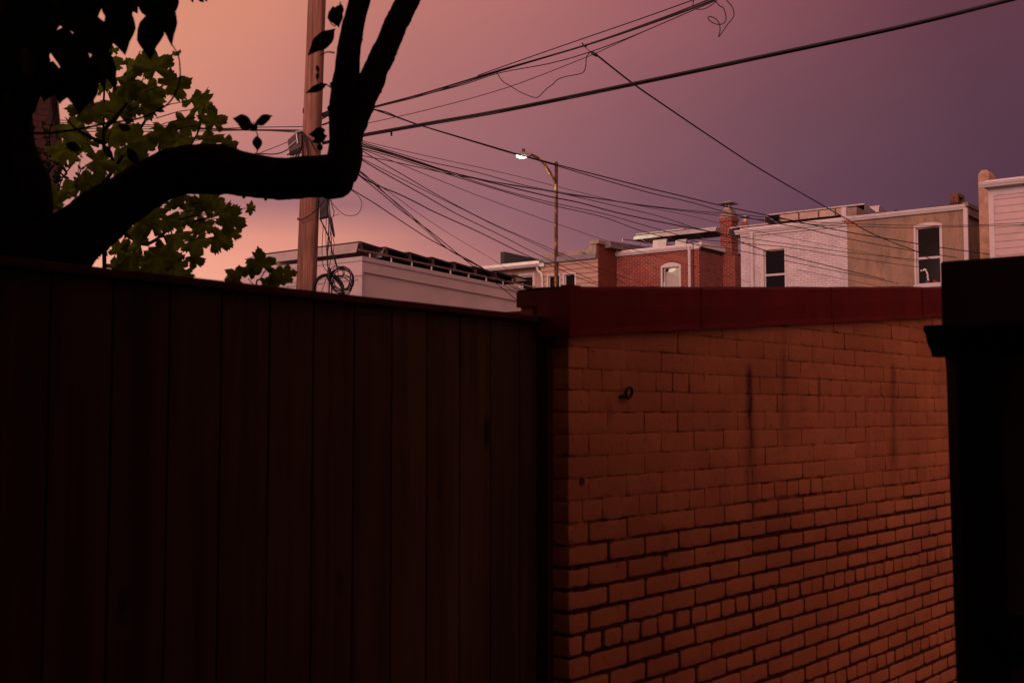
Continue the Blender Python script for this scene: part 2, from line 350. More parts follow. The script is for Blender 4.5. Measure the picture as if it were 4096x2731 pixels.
def brick(mb, base, du, dn, u0, u1, z0, z1, deep, ztop):
    # one rounded, slightly wonky brick on a face: base + du*u + dn*out
    W_ = u1 - u0; H_ = z1 - z0; e_ = .0045; nm = 7 if W_ > .13 else 4
    us = [0, e_ / W_] + [e_ / W_ + (1 - 2 * e_ / W_) * i / nm for i in range(1, nm)] + [1 - e_ / W_, 1]
    vs_ = [0, e_ / H_, .36, .64, 1 - e_ / H_, 1]
    us = [0] + us + [1]; vs_ = [0] + vs_ + [1]; nx = len(us); nv = len(vs_)
    rows = []
    hi_ = 0 if deep else 1
    jo = rng.uniform(-.0006, .0020); tu = rng.uniform(-.0024, .0024); tv = rng.uniform(-.0015, .0015); R = rng.uniform(.003, .007)
    ch = [rng.random() < .14 for _ in range(4)]; sd = rng.random() * 50
    if z0 > 1.25: R *= .4
    for j, c in enumerate(vs_):
        row = []
        for i, a in enumerate(us):
            u = u0 + W_ * a; z = z0 + H_ * c; eu = a in (0, 1); ez = c in (0, 1)
            o = jo + tu * (a - .5) + tv * (c - .5) + .0009 * rk(u * 16 + sd, z * 16, 1.3) + .0007 * rk(u * 70, z * 70, sd)
            if i in (0, nx - 1) or j in (0, nv - 1): o = -.02
            elif eu or ez: o -= .0010 + .0006 * rk(u * 40, z * 40, sd)
            if eu: u += .0036 * rk(u * 30, z * 60, sd + 4) + .002 * rk(u * 8, z * 90, sd)
            if ez: z += .0034 * rk(u * 45, z * 30, sd + 9) + .0018 * rk(u * 110, z, sd)
            if eu and ez:
                q = ch[(1 if a > .5 else 0) + (2 if c > .5 else 0)]; k = R * (2.2 if q else 1)
                u += k if a < .5 else -k; z += k * .5 if c < .5 else -k * .5; o -= .001
            row.append(base + du * u + dn * o + Vector((0, 0, min(z, ztop(u)))))
        rows.append(row)
    tone = rng.random(); ng = len(rows) - 2; mg_ = len(rows[0]) - 2
    mb.grid([r[1:-1] for r in rows[1:-1]], [[(tone, .5)] * mg_] * ng)
    ins = [r[1:-1] for r in rows[1:-1]]; loop = ins[0][:-1] + [r[-1] for r in ins[:-1]] + ins[-1][:0:-1] + [r[0] for r in ins[:0:-1]]
    mb.grid([[p - dn * (.024 + 0 * i) for p in loop] for i in (0,)] + [loop], None, True)
def jw(z, u):       # joint half width: tight and flush high up, raked deep below
    return .0015 + .0048 * max(0, min(1, (1.32 + .18 * rk(u * 1.1, z * 1.5, 7) - z) / .12))
k0 = -16
rowi = 0
for k in range(k0, 18):
    z0 = Z0J + k * .0678; z1 = z0 + .0678
    if z0 > 2.25 or z1 < 0: continue
    head = (k + 3) % 6 == 0
    mod = .1016 if head else .2032
    off = .1016 if (k % 2 == 0) else (0 if not head else .07)
    u = -.0 if off == 0 else -mod + off
    while u < WL:
        a = max(u, 0); b_ = min(u + mod, WL)
        if b_ - a > .03 and z0 < wtop(a):
            h = jw((z0 + z1) / 2, a) * (.15 if z0 > 1.22 and rng.random() < .12 else rng.uniform(.8, 1.35)); dz_ = .0022 * rk(a * 1.7, z0 * 9, 2); ja = rng.uniform(-.003, .003)
            if True:
                brick(bk, WC, WD, WN, a + (h + ja if a > 0 else 0), b_ - h + ja * .5, z0 + h * 1.15 + dz_, z1 - h * 1.15 + dz_, z0 < 1.3, lambda q: wtop(q) + .02)
        u += mod
RD = -WN                      # return face runs away from camera side along -WN, outward normal -WD
for k in range(k0, 18):
    z0 = Z0J + k * .0678; z1 = z0 + .0678
    if z0 > 1.9 or z1 < 0: continue
    u = .0; first = True
    for (a, b_) in (((0, .1016), (.1016, .175)) if k % 2 else ((0, .175),)):
        h = jw((z0 + z1) / 2, a); brick(bk, WC, RD, -WD, a + .001, b_ - h, z0 + h, z1 - h, z0 < 1.3, lambda q: 1.85)
bo = bk.build('brickwork', MT['paint'], wall, smooth=True)
# mortar: a continuous relief sheet behind the bricks
mo = MB(); rows = []; NU, NZ = 200, 110
for j in range(NZ + 1):
    z = 2.0 * j / NZ * 1.1
    row = []
    for i in range(NU + 1):
        u = -.0 + (WL) * i / NU
        zz = min(z, wtop(u) + .01)
        deep = max(0, min(1, (1.30 + .2 * rk(u * 1.1, z * 1.5, 7) - z) / .12))
        sm = max(0, min(1, (.62 + .35 * rk(u * 1.3, z, 17) - z) / .2)); deep *= 1 - .75 * sm; deep *= max(.15, min(1, .85 + 1.1 * rk(u * 3.2, z * 9, 23)))
        o = -.0030 - .0070 * deep + .0006 * rk(u * 7, z * 7, 3) + .0006 * rk(u * 24, z * 24, 3) + .0005 * rk(u * 70, z * 70, 5)
        if i == 0: u = .004
        row.append(wp(u, zz, o))
    rows.append(row)
mo.grid(rows)
fr_r = Fr(WC, RD, -WD)
mo.face([WC + RD * .004 + WD * .012, WC + RD * .175 + WD * .012, WC + RD * .175 + WD * .012 + Vector((0, 0, 1.85)), WC + RD * .004 + WD * .012 + Vector((0, 0, 1.85))])
mo.build('mortar', MT['mortar'], wall, smooth=True)
core = MB(); core.box(Fr(WC, RD, WD), .03, .175, .02, WL, 0, 1.8, lambda a, b: wtop(b) - .02); core.build('wall_core', MT['paint'], wall)
# red sheet-metal coping
def copingmat():
    m, t, b = newmat('red_coated_sheet'); f = tnoise(t, 4, 8, rough=.7); f2 = tnoise(t, 9, 6, rough=.7, stretch=(1, 1, .4))
    col = mix_rgb(t, step(t, f, .35, .65), (.175, .013, .006), (.13, .011, .006)); col = mix_rgb(t, step(t, f2, .60, .72), col, (.075, .018, .015))
    t.links.new(col, b.inputs['Base Color']); b.inputs['Roughness'].default_value = .6; b.inputs['Specular IOR Level'].default_value = .15; bump(t, b, tnoise(t, 1.7, 5), .4, .05); return m
MT['coping'] = copingmat()
cp = MB(); rows = []; NS = 90
for i in range(NS + 1):
    s = -.03 + (WL + .1) * i / NS; zt = wtop(s) + .151 + .0055 * rk(s * 2.2, 0, 1) + .0015 * rk(s * 9, 3, 1); zb = wtop(s) + .003 * rk(s * 3.5, 5, 2)
    w = .009 * rk(s * 2.6, 9, 3)
    rows.append([wp(s, zb, .012), wp(s, zb - .002, .030 + w), wp(s, zb + .018, .027 + w), wp(s, zt - .075, .030 + w + .003 * rk(s * 4, 1, 8)), wp(s, zt - .010, .028 + w), wp(s, zt, .018), wp(s, zt + .004, -.10), wp(s, zt, -.180), wp(s, zt - .05, -.186)])
cp.grid(rows)
for sj in (.72, 1.75, 2.75, 3.7):      # lapped seams
    cp.box(Fr(WC, -WN, WD), -.0318, -.029, sj, sj + .006, wtop(sj) + .004, wtop(sj) + .146)
for q in range(2):
    pass
e = MB()
fr2 = Fr(WC, RD, -WD)       # return side: a runs back, b out of the return face
cp.box(fr2, -.034, .096, .014, .036, 1.826, 1.975); cp.box(fr2, -.040, -.002, -.012, .040, 1.822, 1.982)
cp.box(fr2, .096, .182, .014, .034, 1.925, 1.974); cp.box(fr2, .096, .186, -.6, .014, 1.935, 1.972)
cp.build('coping', MT['coping'], wall, smooth=False)
rb = MB(); rb.box(fr2, .09, .172, .005, .024, 1.4, 1.93); rb.build('return_face_board', plain('orange_board', (.42, .13, .04), .7, .3), wall)
# ring anchor and drill holes in the face
s_, z_ = wall_hit(1434 * 1.7415, 902 * 1.7415); c = wp(s_, z_, .018)
r = MB(); r.tube([c + WD * (.017 * math.cos(a)) + Vector((0, 0, .017 * math.sin(a))) + WN * (.004 * math.sin(a)) for a in [i * math.pi / 9 for i in range(19)]], .0052, 8, cap=False)
r.tube([wp(s_ - .03, z_ - .014, .0), wp(s_ - .022, z_ - .012, .014), wp(s_ - .011, z_ - .006, .018)], .0055, 8)
ro = r.build('wall_ring', MT['metal_black'], None, True); tag(ro, 'small rusty iron ring anchored high on the orange brick wall', 'ring')
for (hx, hy, rr) in ((1336, 1105, .012), (1530, 1272, .010)):
    s_, z_ = wall_hit(hx * 1.7415, hy * 1.7415); h = MB(); h.lathe(wp(s_, z_, .0005), [(rr, 0), (rr * .95, .003), (rr * .6, .0031), (rr * .55, -.004)], 10, WN)
    h.build('hole_disc', MT['metal_black'], wall, True)  # black disc, its colour standing in for the dark of the hole
# small red roof just visible behind
rr_ = MB(); fr3 = Fr(P(2077, 1250, 5.6)); b1, zt_ = fr3.ha(1990, 1250); rr_.box(fr3, 0, 1.5, -.2, .5, 0, zt_, None)
tag(rr_.build('low_roof', MT['coping'], None), 'low red roof edge peeking over the fence beside the wall end', 'roof')

# ================================================================ wooden fence
TH = math.radians(37.8); BW = .14
def fencept(n, z, o=0):       # n boards along, o: towards camera side
    Y = (n + 20.5) * BW * math.cos(TH); X = (.775 - 24.3 / (n + 20.5)) * Y
    return Vector((X + o * math.cos(TH), Y - o * math.sin(TH), z))
def woodmat(name, c1, c2, seed=0):
    m, t, b = newmat(name); gp = t.nodes.new('ShaderNodeNewGeometry').outputs['Position']
    oi = t.nodes.new('ShaderNodeObjectInfo')
    va = t.nodes.new('ShaderNodeVectorMath'); t.links.new(gp, va.inputs[0])
    cb = t.nodes.new('ShaderNodeCombineXYZ'); mu = t.nodes.new('ShaderNodeMath'); mu.operation = 'MULTIPLY'; mu.inputs[1].default_value = 13; t.links.new(oi.outputs['Random'], mu.inputs[0]); t.links.new(mu.outputs[0], cb.inputs[0]); t.links.new(mu.outputs[0], cb.inputs[2])
    t.links.new(cb.outputs[0], va.inputs[1]); v = va.outputs[0]
    f = tnoise(t, 16, 7, v, .65, (1, 1, .05)); kn = t.nodes.new('ShaderNodeTexVoronoi'); kn.inputs['Scale'].default_value = 1
    mp_ = t.nodes.new('ShaderNodeMapping'); mp_.inputs['Scale'].default_value = (5.5, 5.5, 2.0); t.links.new(v, mp_.inputs[0]); t.links.new(mp_.outputs[0], kn.inputs['Vector'])
    col = mix_rgb(t, step(t, f, .35, .65), c1, c2)
    col = mix_rgb(t, step(t, tnoise(t, 1.3, 3, v), .35, .65), col, mix_rgb(t, 1.0, col, (.75, .72, .7), 'MULTIPLY'))
    col = mix_rgb(t, step(t, kn.outputs['Distance'], .14, .09), col, tuple(x * .3 for x in c2))
    rnd = step(t, oi.outputs['Random'], 0, 1)
    col = mix_rgb(t, rnd, col, mix_rgb(t, 1.0, col, (.62, .66, .8), 'MULTIPLY'))
    t.links.new(col, b.inputs['Base Color']); b.inputs['Roughness'].default_value = .75; b.inputs['Specular IOR Level'].default_value = .12; bump(t, b, f, .5, .003); return m
MT['fence'] = woodmat('stained_fence_wood', (.180, .100, .044), (.095, .052, .024))
MT['fencecap'] = woodmat('red_brown_stained_cap', (.12, .036, .022), (.08, .024, .015))
fence = thing('wooden_fence', tuple(fencept(0, 0)), 'tall dark brown board fence with flat cap in front of the tree', 'fence')
ZT = 1.872
for n in range(-9, 12):
    bm_ = MB(); g0 = .012; a, b_ = n + g0, n + 1 - g0
    if n == 11: b_ = 11.82
    bot = .05; tp = ZT
    pf = lambda q, o: fencept(q, 0, o)
    rows = [[fencept(a, z, .001), fencept(a, z, .0115), fencept(a + .018, z, .0135), fencept(b_ - .018, z, .0135), fencept(b_, z, .0115), fencept(b_, z, .001)] for z in (bot, tp)]
    bm_.grid(rows); bm_.build('board', MT['fence'], fence)
bb = MB()
for (z0, z1) in ((.2, .28), (.95, 1.03), (1.60, 1.68)):
    p0, p1 = fencept(-9, 0, -.001), fencept(11.9, 0, -.001)
    dirf = (p1 - p0).normalized(); L = (p1 - p0).length; nf = Vector((dirf.y, -dirf.x, 0))
    bb.box(Fr(p0, -nf, dirf), .0, .04, 0, L, z0, z1)
bb.build('rail', MT['fence'], fence)
bk2 = MB(); bk2.box(Fr(p0, -nf, dirf), .0005, .004, 0, L, .02, 1.87); bk2.build('backing', plain('dark_backing_board', (.02, .012, .008), .9), fence)
cpb = MB(); cpb.box(Fr(p0, -nf, dirf), -.045, .05, 0, L - .02, 1.872, 1.892)
cpb.build('cap', MT['fencecap'], fence, bevel=.004)
po = MB(); q = P(2171, 1700, 3.545); q.z = 0; pdir = Fr(q, -nf, dirf); po.box(pdir, -.03, .03, -.013, .013, 0, 1.945); po.build('post', MT['fencecap'], fence, bevel=.003)

# ================================================================ near tree behind the fence
def barkmat():
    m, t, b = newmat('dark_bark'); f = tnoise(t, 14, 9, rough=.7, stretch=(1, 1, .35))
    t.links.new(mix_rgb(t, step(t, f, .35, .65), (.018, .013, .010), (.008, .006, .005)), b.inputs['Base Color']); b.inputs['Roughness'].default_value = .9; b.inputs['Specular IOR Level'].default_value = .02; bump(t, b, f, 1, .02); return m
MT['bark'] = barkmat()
YT = 3.3
def resample(pts, rad, n):
    # Catmull-Rom through points with radii
    P_ = [Vector(p) for p in pts]; o = []; ro = []
    for i in range(len(P_) - 1):
        p0 = P_[max(i - 1, 0)]; p1 = P_[i]; p2 = P_[i + 1]; p3 = P_[min(i + 2, len(P_) - 1)]
        for k in range(n):
            t = k / n; o.append(.5 * ((2 * p1) + (p2 - p0) * t + (2 * p0 - 5 * p1 + 4 * p2 - p3) * t * t + (3 * p1 - p0 - 3 * p2 + p3) * t ** 3)); ro.append(rad[i] + (rad[i + 1] - rad[i]) * t)
    o.append(P_[-1]); ro.append(rad[-1]); return o, ro
def px2m(r, Y): return r * 1.7415 * Y / F
def limb(mb, data, Y0, Y1, n=8, seg=14, wob=.10, seed=1):
    L = len(data); pts = [D(x, y, Y0 + (Y1 - Y0) * i / (L - 1)) for i, (x, y, r) in enumerate(data)]
    rad = [px2m(r, Y0 + (Y1 - Y0) * i / (L - 1)) for i, (x, y, r) in enumerate(data)]
    p, r = resample(pts, rad, n); mb.tube(p, r, seg, True, wob, seed); return p, r
nt_ = thing('near_tree', tuple(D(-20, 900, YT)), 'black silhouetted tree behind the fence with a long crooked limb forking upward', 'tree')
tb = MB()
limb(tb, [(-5, 1450, 105), (-10, 1000, 100), (-5, 760, 100), (0, 600, 108), (5, 480, 102), (-2, 400, 96), (-12, 320, 86), (-18, 200, 84), (-20, 60, 84), (-26, -120, 80), (-40, -400, 70)], YT, YT, 8, 20, .07, 1)
limb(tb, [(20, 560, 80), (40, 470, 76), (45, 415, 66), (30, 360, 50)], YT, YT, 6, 16, .08, 5)
limb(tb, [(0, 640, 110), (95, 600, 92), (180, 540, 70), (262, 474, 61), (350, 417, 53), (430, 388, 58), (500, 390, 58), (570, 402, 51), (640, 409, 51), (700, 407, 50), (752, 402, 49), (782, 388, 44), (792, 355, 40), (793, 300, 38), (793, 235, 37), (796, 170, 31), (803, 100, 27), (815, 40, 25), (830, -15, 24), (850, -120, 22), (880, -260, 18)], YT - .05, YT + .05, 12, 24, .10, 2)
limb(tb, [(795, 330, 34), (822, 250, 33), (843, 205, 31), (868, 150, 29), (893, 95, 28), (915, 45, 27), (943, -10, 27), (985, -90, 25), (1040, -220, 20)], YT, YT + .05, 12, 20, .10, 3)
for (x, y, r) in ((772, 415, 42), (800, 400, 24), (758, 425, 34)):
    c = D(x, y, YT); tb.lathe(c - Vector((0, 0, px2m(r, YT))), [(px2m(r, YT) * math.sin(a), px2m(r, YT) * (1 - math.cos(a))) for a in [.05 + i * 3.04 / 8 for i in range(9)]], 14)
for (x, y, r) in ((903, 118, 5), (872, 210, 6), (830, 92, 4), (822, 150, 4), (818, 262, 4), (757, 250, 6), (735, 340, 7), (762, 195, 5), (610, 458, 4), (560, 453, 4)):
    c = D(x, y, YT); tb.lathe(c - Vector((0, 0, px2m(r, YT))), [(px2m(r, YT) * math.sin(a), px2m(r, YT) * (1 - math.cos(a)) * 1.2) for a in [.05 + i * 3.04 / 5 for i in range(6)]], 8)
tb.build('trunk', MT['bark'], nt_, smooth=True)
# ovate leaves
def leafmat(name, c, c2, trans):
    m, t, b = newmat(name); f = tnoise(t, 9, 4)
    col = mix_rgb(t, step(t, f, .35, .65), c, c2); t.links.new(col, b.inputs['Base Color']); b.inputs['Roughness'].default_value = .65; b.inputs['Specular IOR Level'].default_value = .06
    tr = t.nodes.new('ShaderNodeBsdfTranslucent'); t.links.new(mix_rgb(t, 1.0, col, (1.3, 1.2, .5), 'MULTIPLY'), tr.inputs[0]); mx = t.nodes.new('ShaderNodeMixShader'); mx.inputs[0].default_value = trans
    t.links.new(b.outputs[0], mx.inputs[1]); t.links.new(tr.outputs[0], mx.inputs[2]); t.links.new(mx.outputs[0], t.nodes['Material Output'].inputs[0]); return m
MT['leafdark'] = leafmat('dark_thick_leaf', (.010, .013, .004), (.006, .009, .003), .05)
MT['leafsyc'] = leafmat('sycamore_leaf', (.125, .200, .014), (.045, .075, .006), .28)
MT['leafsmall'] = leafmat('small_vine_leaf', (.016, .02, .006), (.01, .014, .005), .08)
def ovate(mb, base, tip, width, face, curl=.12, fold=.15):
    base = Vector(base); tip = Vector(tip); ax = tip - base; L = ax.length; ax.normalize(); face = Vector(face); face = (face - ax * face.dot(ax)).normalized(); sd = ax.cross(face)
    prof = [0, .42, .74, .94, 1, .93, .74, .48, .2, 0]; rows = []
    for i, w in enumerate(prof):
        t = i / (len(prof) - 1); c = base + ax * (L * t) + face * (-curl * L * (t * t) + curl * L * t * .3); h = width * .5 * w
        wv = face * (.03 * width * math.sin(i * 2.1))
        rows.append([c - sd * h - face * (fold * h) + wv, c - sd * h * .5 - face * fold * h * .35, c, c + sd * h * .5 - face * fold * h * .35, c + sd * h - face * (fold * h) - wv])
    mb.grid(rows)
rl = random.Random(5)
fo = MB(); tw = MB()
def dleaf(bx, by, tx, ty, w, Y=2.75, tilt=.5):
    f_ = (rl.uniform(-tilt, tilt), -1, rl.uniform(-tilt, tilt)); ovate(fo, D(bx, by, Y), D(tx, ty, Y + rl.uniform(-.05, .05)), px2m(w, Y) * (1.16 if w > 50 else 1.05), f_)
BIG = [(185, 150, 180, 264, 72), (200, 26, 226, 138, 74), (212, 60, 240, 132, 60), (262, 5, 282, 126, 72), (240, -20, 300, 70, 70), (345, 20, 338, 134, 66), (378, -12, 389, 107, 48), (330, -30, 372, 60, 60),
 (122, 140, 100, 236, 62), (150, 150, 136, 243, 54), (122, -30, 168, 44, 64), (232, 100, 262, 212, 40), (110, -10, 128, 66, 70), (80, 20, 108, 130, 64), (60, 90, 98, 200, 66), (150, 60, 140, 160, 62), (175, 90, 165, 200, 60),
 (30, 0, 60, 110, 80), (0, 60, 50, 190, 90), (60, -20, 90, 70, 70), (40, 160, 80, 262, 60), (190, 140, 215, 230, 50), (215, 120, 238, 200, 44), (290, -30, 310, 30, 50), (400, -30, 396, 40, 26), (20, 200, 60, 300, 70), (90, 60, 100, 140, 60)]
for L_ in BIG: dleaf(*L_, Y=rl.uniform(2.6, 3.0))
for L_ in [(583, 288, 537, 270, 40), (585, 284, 624, 264, 26), (590, 312, 592, 348, 22), (590, 300, 575, 285, 20), (769, 66, 704, 124, 44), (772, 66, 708, 112, 20), (752, 193, 700, 214, 17), (764, 15, 778, 62, 34), (785, 10, 770, 40, 22), (727, 150, 733, 168, 9), (730, 166, 728, 183, 9), (748, 300, 705, 308, 26), (752, 312, 712, 326, 22), (735, 296, 728, 330, 30),
           (440, -12, 442, 6, 9), (455, -8, 470, 7, 12), (468, -5, 478, 4, 8), (236, 330, 262, 372, 16), (292, 340, 318, 380, 22), (300, 300, 268, 282, 20), (150, 330, 190, 345, 22)]:
    dleaf(*L_, Y=3.05, tilt=.3)
def twig(pts, r0, r1, Y=2.95, mb=tw):
    p, r = resample([D(x, y, Y) for x, y in pts], [r0 + (r1 - r0) * i / (len(pts) - 1) for i in range(len(pts))], 5); mb = MB(); mb.tube(p, r, 6); mb.build('twig', MT['bark'], nt_, smooth=True)
twig([(393, 100), (408, 125), (413, 150), (412, 190), (395, 228), (370, 250), (320, 272), (250, 283), (180, 297), (110, 306), (60, 305)], .0016, .0035)
twig([(185, -5), (202, 26), (228, 0), (255, -30)], .002, .003)
twig([(300, 0), (318, 15), (345, 22), (372, -10)], .002, .002); twig([(590, 352), (593, 318), (584, 290), (583, 280)], .0018, .0012)
twig([(782, 5), (770, 60), (752, 40)], .002, .0012); twig([(800, 240), (772, 212), (752, 196), (735, 190)], .003, .001); twig([(768, 122), (752, 120), (735, 128)], .0025, .001)
twig([(732, 200), (729, 160)], .0008, .0008); twig([(178, 404), (184, 370), (190, 330)], .0012, .001); twig([(180, 400), (170, 470), (160, 530)], .0015, .002)
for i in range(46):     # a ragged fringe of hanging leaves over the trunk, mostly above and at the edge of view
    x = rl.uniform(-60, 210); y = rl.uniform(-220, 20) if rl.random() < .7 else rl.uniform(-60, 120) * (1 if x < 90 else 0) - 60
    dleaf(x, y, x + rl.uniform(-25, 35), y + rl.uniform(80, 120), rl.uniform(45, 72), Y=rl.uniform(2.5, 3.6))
# the tree's crown above the frame, widened and thickened to shade the yard
for i in range(6500):
    a = rl.uniform(0, 2 * math.pi); rr = rl.random() ** .5
    c = Vector((-1.15 + 2.75 * rr * math.cos(a), 2.5 + 2.5 * rr * math.sin(a), 4.4 + rl.uniform(-1, 1) * .9 * (1 - .5 * rr)))
    d = c - CAM
    if d.y > .1 and (d.z / d.y) < .50: continue
    t_ = Vector((rl.uniform(-1, 1), rl.uniform(-1, 1), rl.uniform(-1, .1))).normalized() * rl.uniform(.12, .17)
    ovate(fo, c, c + t_, rl.uniform(.08, .11), (rl.uniform(-1, 1), rl.uniform(-1, 1), 1))
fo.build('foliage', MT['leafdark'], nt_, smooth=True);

# ================================================================ young sycamore behind the fence
def lobed(mb, c, size, face, up, cup=.15, seed=0):
    rs = random.Random(seed); c = Vector(c); face = Vector(face).normalized(); up = Vector(up); up = (up - face * up.dot(face)).normalized(); sd = up.cross(face)
    tips = [(-126, .66), (-62, 1.0), (0, 1.18), (62, 1.0), (126, .66)]; out_ = []
    def add(a, r): a_ = math.radians(a + rs.uniform(-2, 2)); r *= rs.uniform(.95, 1.05); out_.append((math.sin(a_) * r, math.cos(a_) * r))
    add(-178, .12)
    for i, (a, r) in enumerate(tips):
        add(a - 25, r * .74); add(a - 19, r * .86); add(a - 15, r * .79); add(a - 10, r * .91); add(a - 6, r * .86); add(a, r); add(a + 6, r * .86); add(a + 10, r * .91); add(a + 15, r * .79); add(a + 19, r * .86); add(a + 25, r * .74)
        if i < 4: add(a + (tips[i + 1][0] - a) / 2, .53 * (r + tips[i + 1][1]) / 2 + .03)
    add(178, .12)
    bend = rs.uniform(.05, .35); tw_ = rs.uniform(-.2, .2)
    def pt(x, y):
        r2 = x * x + y * y; h = -cup * r2 * .6 - bend * abs(x) * .5 + tw_ * x * y + .04 * math.sin(x * 9 + y * 7) + .13 * math.sqrt(r2) * math.cos(math.atan2(x, y) * 360 / 62)
        return c + sd * (x * size) + up * (y * size) + face * (h * size)
    i0 = len(mb.v); n = len(out_)
    rings = [(0,), (.45,), (.78,), (1,)]
    mb.v.append(pt(0, -.05))
    for k in (.45, .78, 1.0):
        for (x, y) in out_: mb.v.append(pt(x * k, y * k - .05 * (1 - k)))
    for j in range(n):
        j2 = (j + 1) % n
        mb.f.append((i0, i0 + 1 + j, i0 + 1 + j2)); mb.uv.append([(0, 0)] * 3)
        for k in range(2):
            a = i0 + 1 + k * n; b = a + n
            mb.f.append((a + j, b + j, b + j2, a + j2)); mb.uv.append([(0, 0)] * 4)
sy = thing('young_sycamore', tuple(D(238, 1300, 6.3) * 1 - Vector((0, 0, D(238, 1300, 6.3).z))), 'young leafy sycamore with broad toothed green leaves rising behind the fence at left', 'tree')
ys = 6.2; sf = MB(); st_ = MB()
stem = [(246, 1200, 7), (243, 700, 6), (240, 620, 5), (238, 500, 4.5), (238, 400, 4), (238, 280, 3), (240, 200, 2.4), (250, 150, 2), (256, 105, 1.2)]
limb(st_, stem, ys, ys, 5, 8, .08, 3)
rs_ = random.Random(21)
def pl(px, py, Y, x, y): return D(x, y, Y)
big = [(355, 158, 46, -20), (390, 195, 40, 60), (300, 165, 38, 20), (275, 260, 46, 5), (230, 265, 40, -40), (455, 250, 38, 30), (492, 283, 34, 10), (440, 232, 32, -10), (330, 240, 40, 90), (380, 300, 40, 160), (200, 330, 42, -60), (255, 300, 44, 160), (300, 330, 46, 80), (170, 300, 38, -80), (340, 200, 42, 150),
 (410, 320, 34, 100), (470, 320, 34, 60), (515, 330, 24, 80), (270, 150, 34, -60), (290, 190, 36, 170), (200, 250, 34, -100), (150, 340, 40, 200), (220, 370, 40, 90), (270, 380, 40, 60), (150, 440, 46, 10), (200, 420, 40, 120), (120, 470, 40, -20), (240, 450, 34, 160),
 (400, 125, 14, 20), (570, 478, 17, 95), (260, 118, 15, -20), (262, 138, 9, 30), (312, 375, 36, 100), (240, 200, 34, 0), (425, 275, 34, 180),
 (470, 480, 36, 0), (505, 490, 30, 40), (520, 500, 36, 110), (495, 545, 34, 120), (450, 550, 36, 170), (470, 510, 34, 200), (430, 500, 40, -20), (400, 540, 38, 150), (440, 590, 26, 120), (380, 570, 36, 180), (420, 460, 30, -60), (530, 530, 24, 130), (486, 462, 26, 10),
 (350, 520, 36, 10), (320, 560, 38, -40), (360, 590, 40, 170), (300, 590, 38, 160), (330, 620, 34, 100), (400, 610, 34, 140), (270, 580, 30, 40), (380, 505, 34, 90), (420, 630, 22, 100), (345, 480, 30, 90), (260, 615, 26, 60), (330, 500, 36, 200), (390, 640, 30, 90)]
for i, (x, y, r, an) in enumerate(big):
    Y = ys + rs_.uniform(-.5, .5); a = math.radians(an)
    upv = Vector((math.sin(a), rs_.uniform(-.5, .2), math.cos(a))); fc = Vector((rs_.uniform(-.7, .7), -1, rs_.uniform(-.2, .9)))
    c = D(x, y, Y); lobed(sf, c, px2m(r, Y) * 1.26, fc, upv, .2, i)
    # petiole toward the stem
    hx = 240 + (x - 240) * .55; hy = y + 22
    st_.tube([c, c.lerp(D(hx, hy, ys), .5) + Vector((0, 0, .01)), D(hx, hy, ys)], [.0022, .0026, .003], 5)
for i in range(16):
    y = rs_.uniform(170, 620); x = rs_.uniform(150, 420) if y < 420 else rs_.uniform(190, 500)
    Y = ys + rs_.uniform(-.2, .8); lobed(sf, D(x, y, Y), px2m(rs_.uniform(16, 34), Y), (rs_.uniform(-1, 1), -1, rs_.uniform(-.5, 1.2)), (rs_.uniform(-1, 1), 0, rs_.uniform(-1, .8)), .25, 100 + i)
for br in ([(240, 420), (300, 330), (360, 230), (392, 130)], [(240, 500), (330, 560), (400, 520), (480, 500), (552, 480)], [(238, 330), (180, 300), (150, 270)], [(240, 480), (330, 400), (440, 330), (470, 240)], [(400, 700), (385, 560), (352, 520), (358, 470)], [(430, 640), (405, 600), (400, 560), (385, 500)], [(238, 300), (290, 240), (330, 180)]):
    p, r = resample([D(x, y, ys + .05) for x, y in br], [.012 - .009 * i / (len(br) - 1) for i in range(len(br))], 5); st_.tube(p, r, 6)
sf.build('foliage', MT['leafsyc'], sy, smooth=True); st_.build('trunk', MT['bark'], sy, smooth=True)
# a second shoot of the same kind of tree, right of the first
s2_ = thing('sycamore_sapling', tuple(D(600, 1300, 5.2) - Vector((0, 0, D(600, 1300, 5.2).z))), 'single sycamore sapling shoot poking above the fence cap just left of the utility pole', 'sapling')
sf = MB(); st_ = MB()
for i, (x, y, r, an) in enumerate([(604, 610, 44, -10), (628, 634, 34, 110), (545, 634, 30, -60), (572, 628, 28, 10), (655, 630, 26, 80), (618, 645, 34, 150), (540, 640, 26, 200)]):
    a = math.radians(an); lobed(sf, D(x, y, 5.2), px2m(r, 5.2), (rs_.uniform(-.5, .5), -1, rs_.uniform(-.1, .5)), (math.sin(a), 0, math.cos(a)), .15, 300 + i)
limb(st_, [(596, 1200, 4), (592, 800, 3), (588, 660, 2.2), (598, 640, 1.6), (610, 620, 1)], 5.2, 5.2, 5, 6, .05)
st_.tube([D(588, 660, 5.2), D(570, 640, 5.2)], .002, 5); st_.tube([D(592, 665, 5.2), D(625, 650, 5.2)], .002, 5)
sf.build('foliage', MT['leafsyc'], s2_, smooth=True); st_.build('trunk', MT['bark'], s2_, smooth=True)
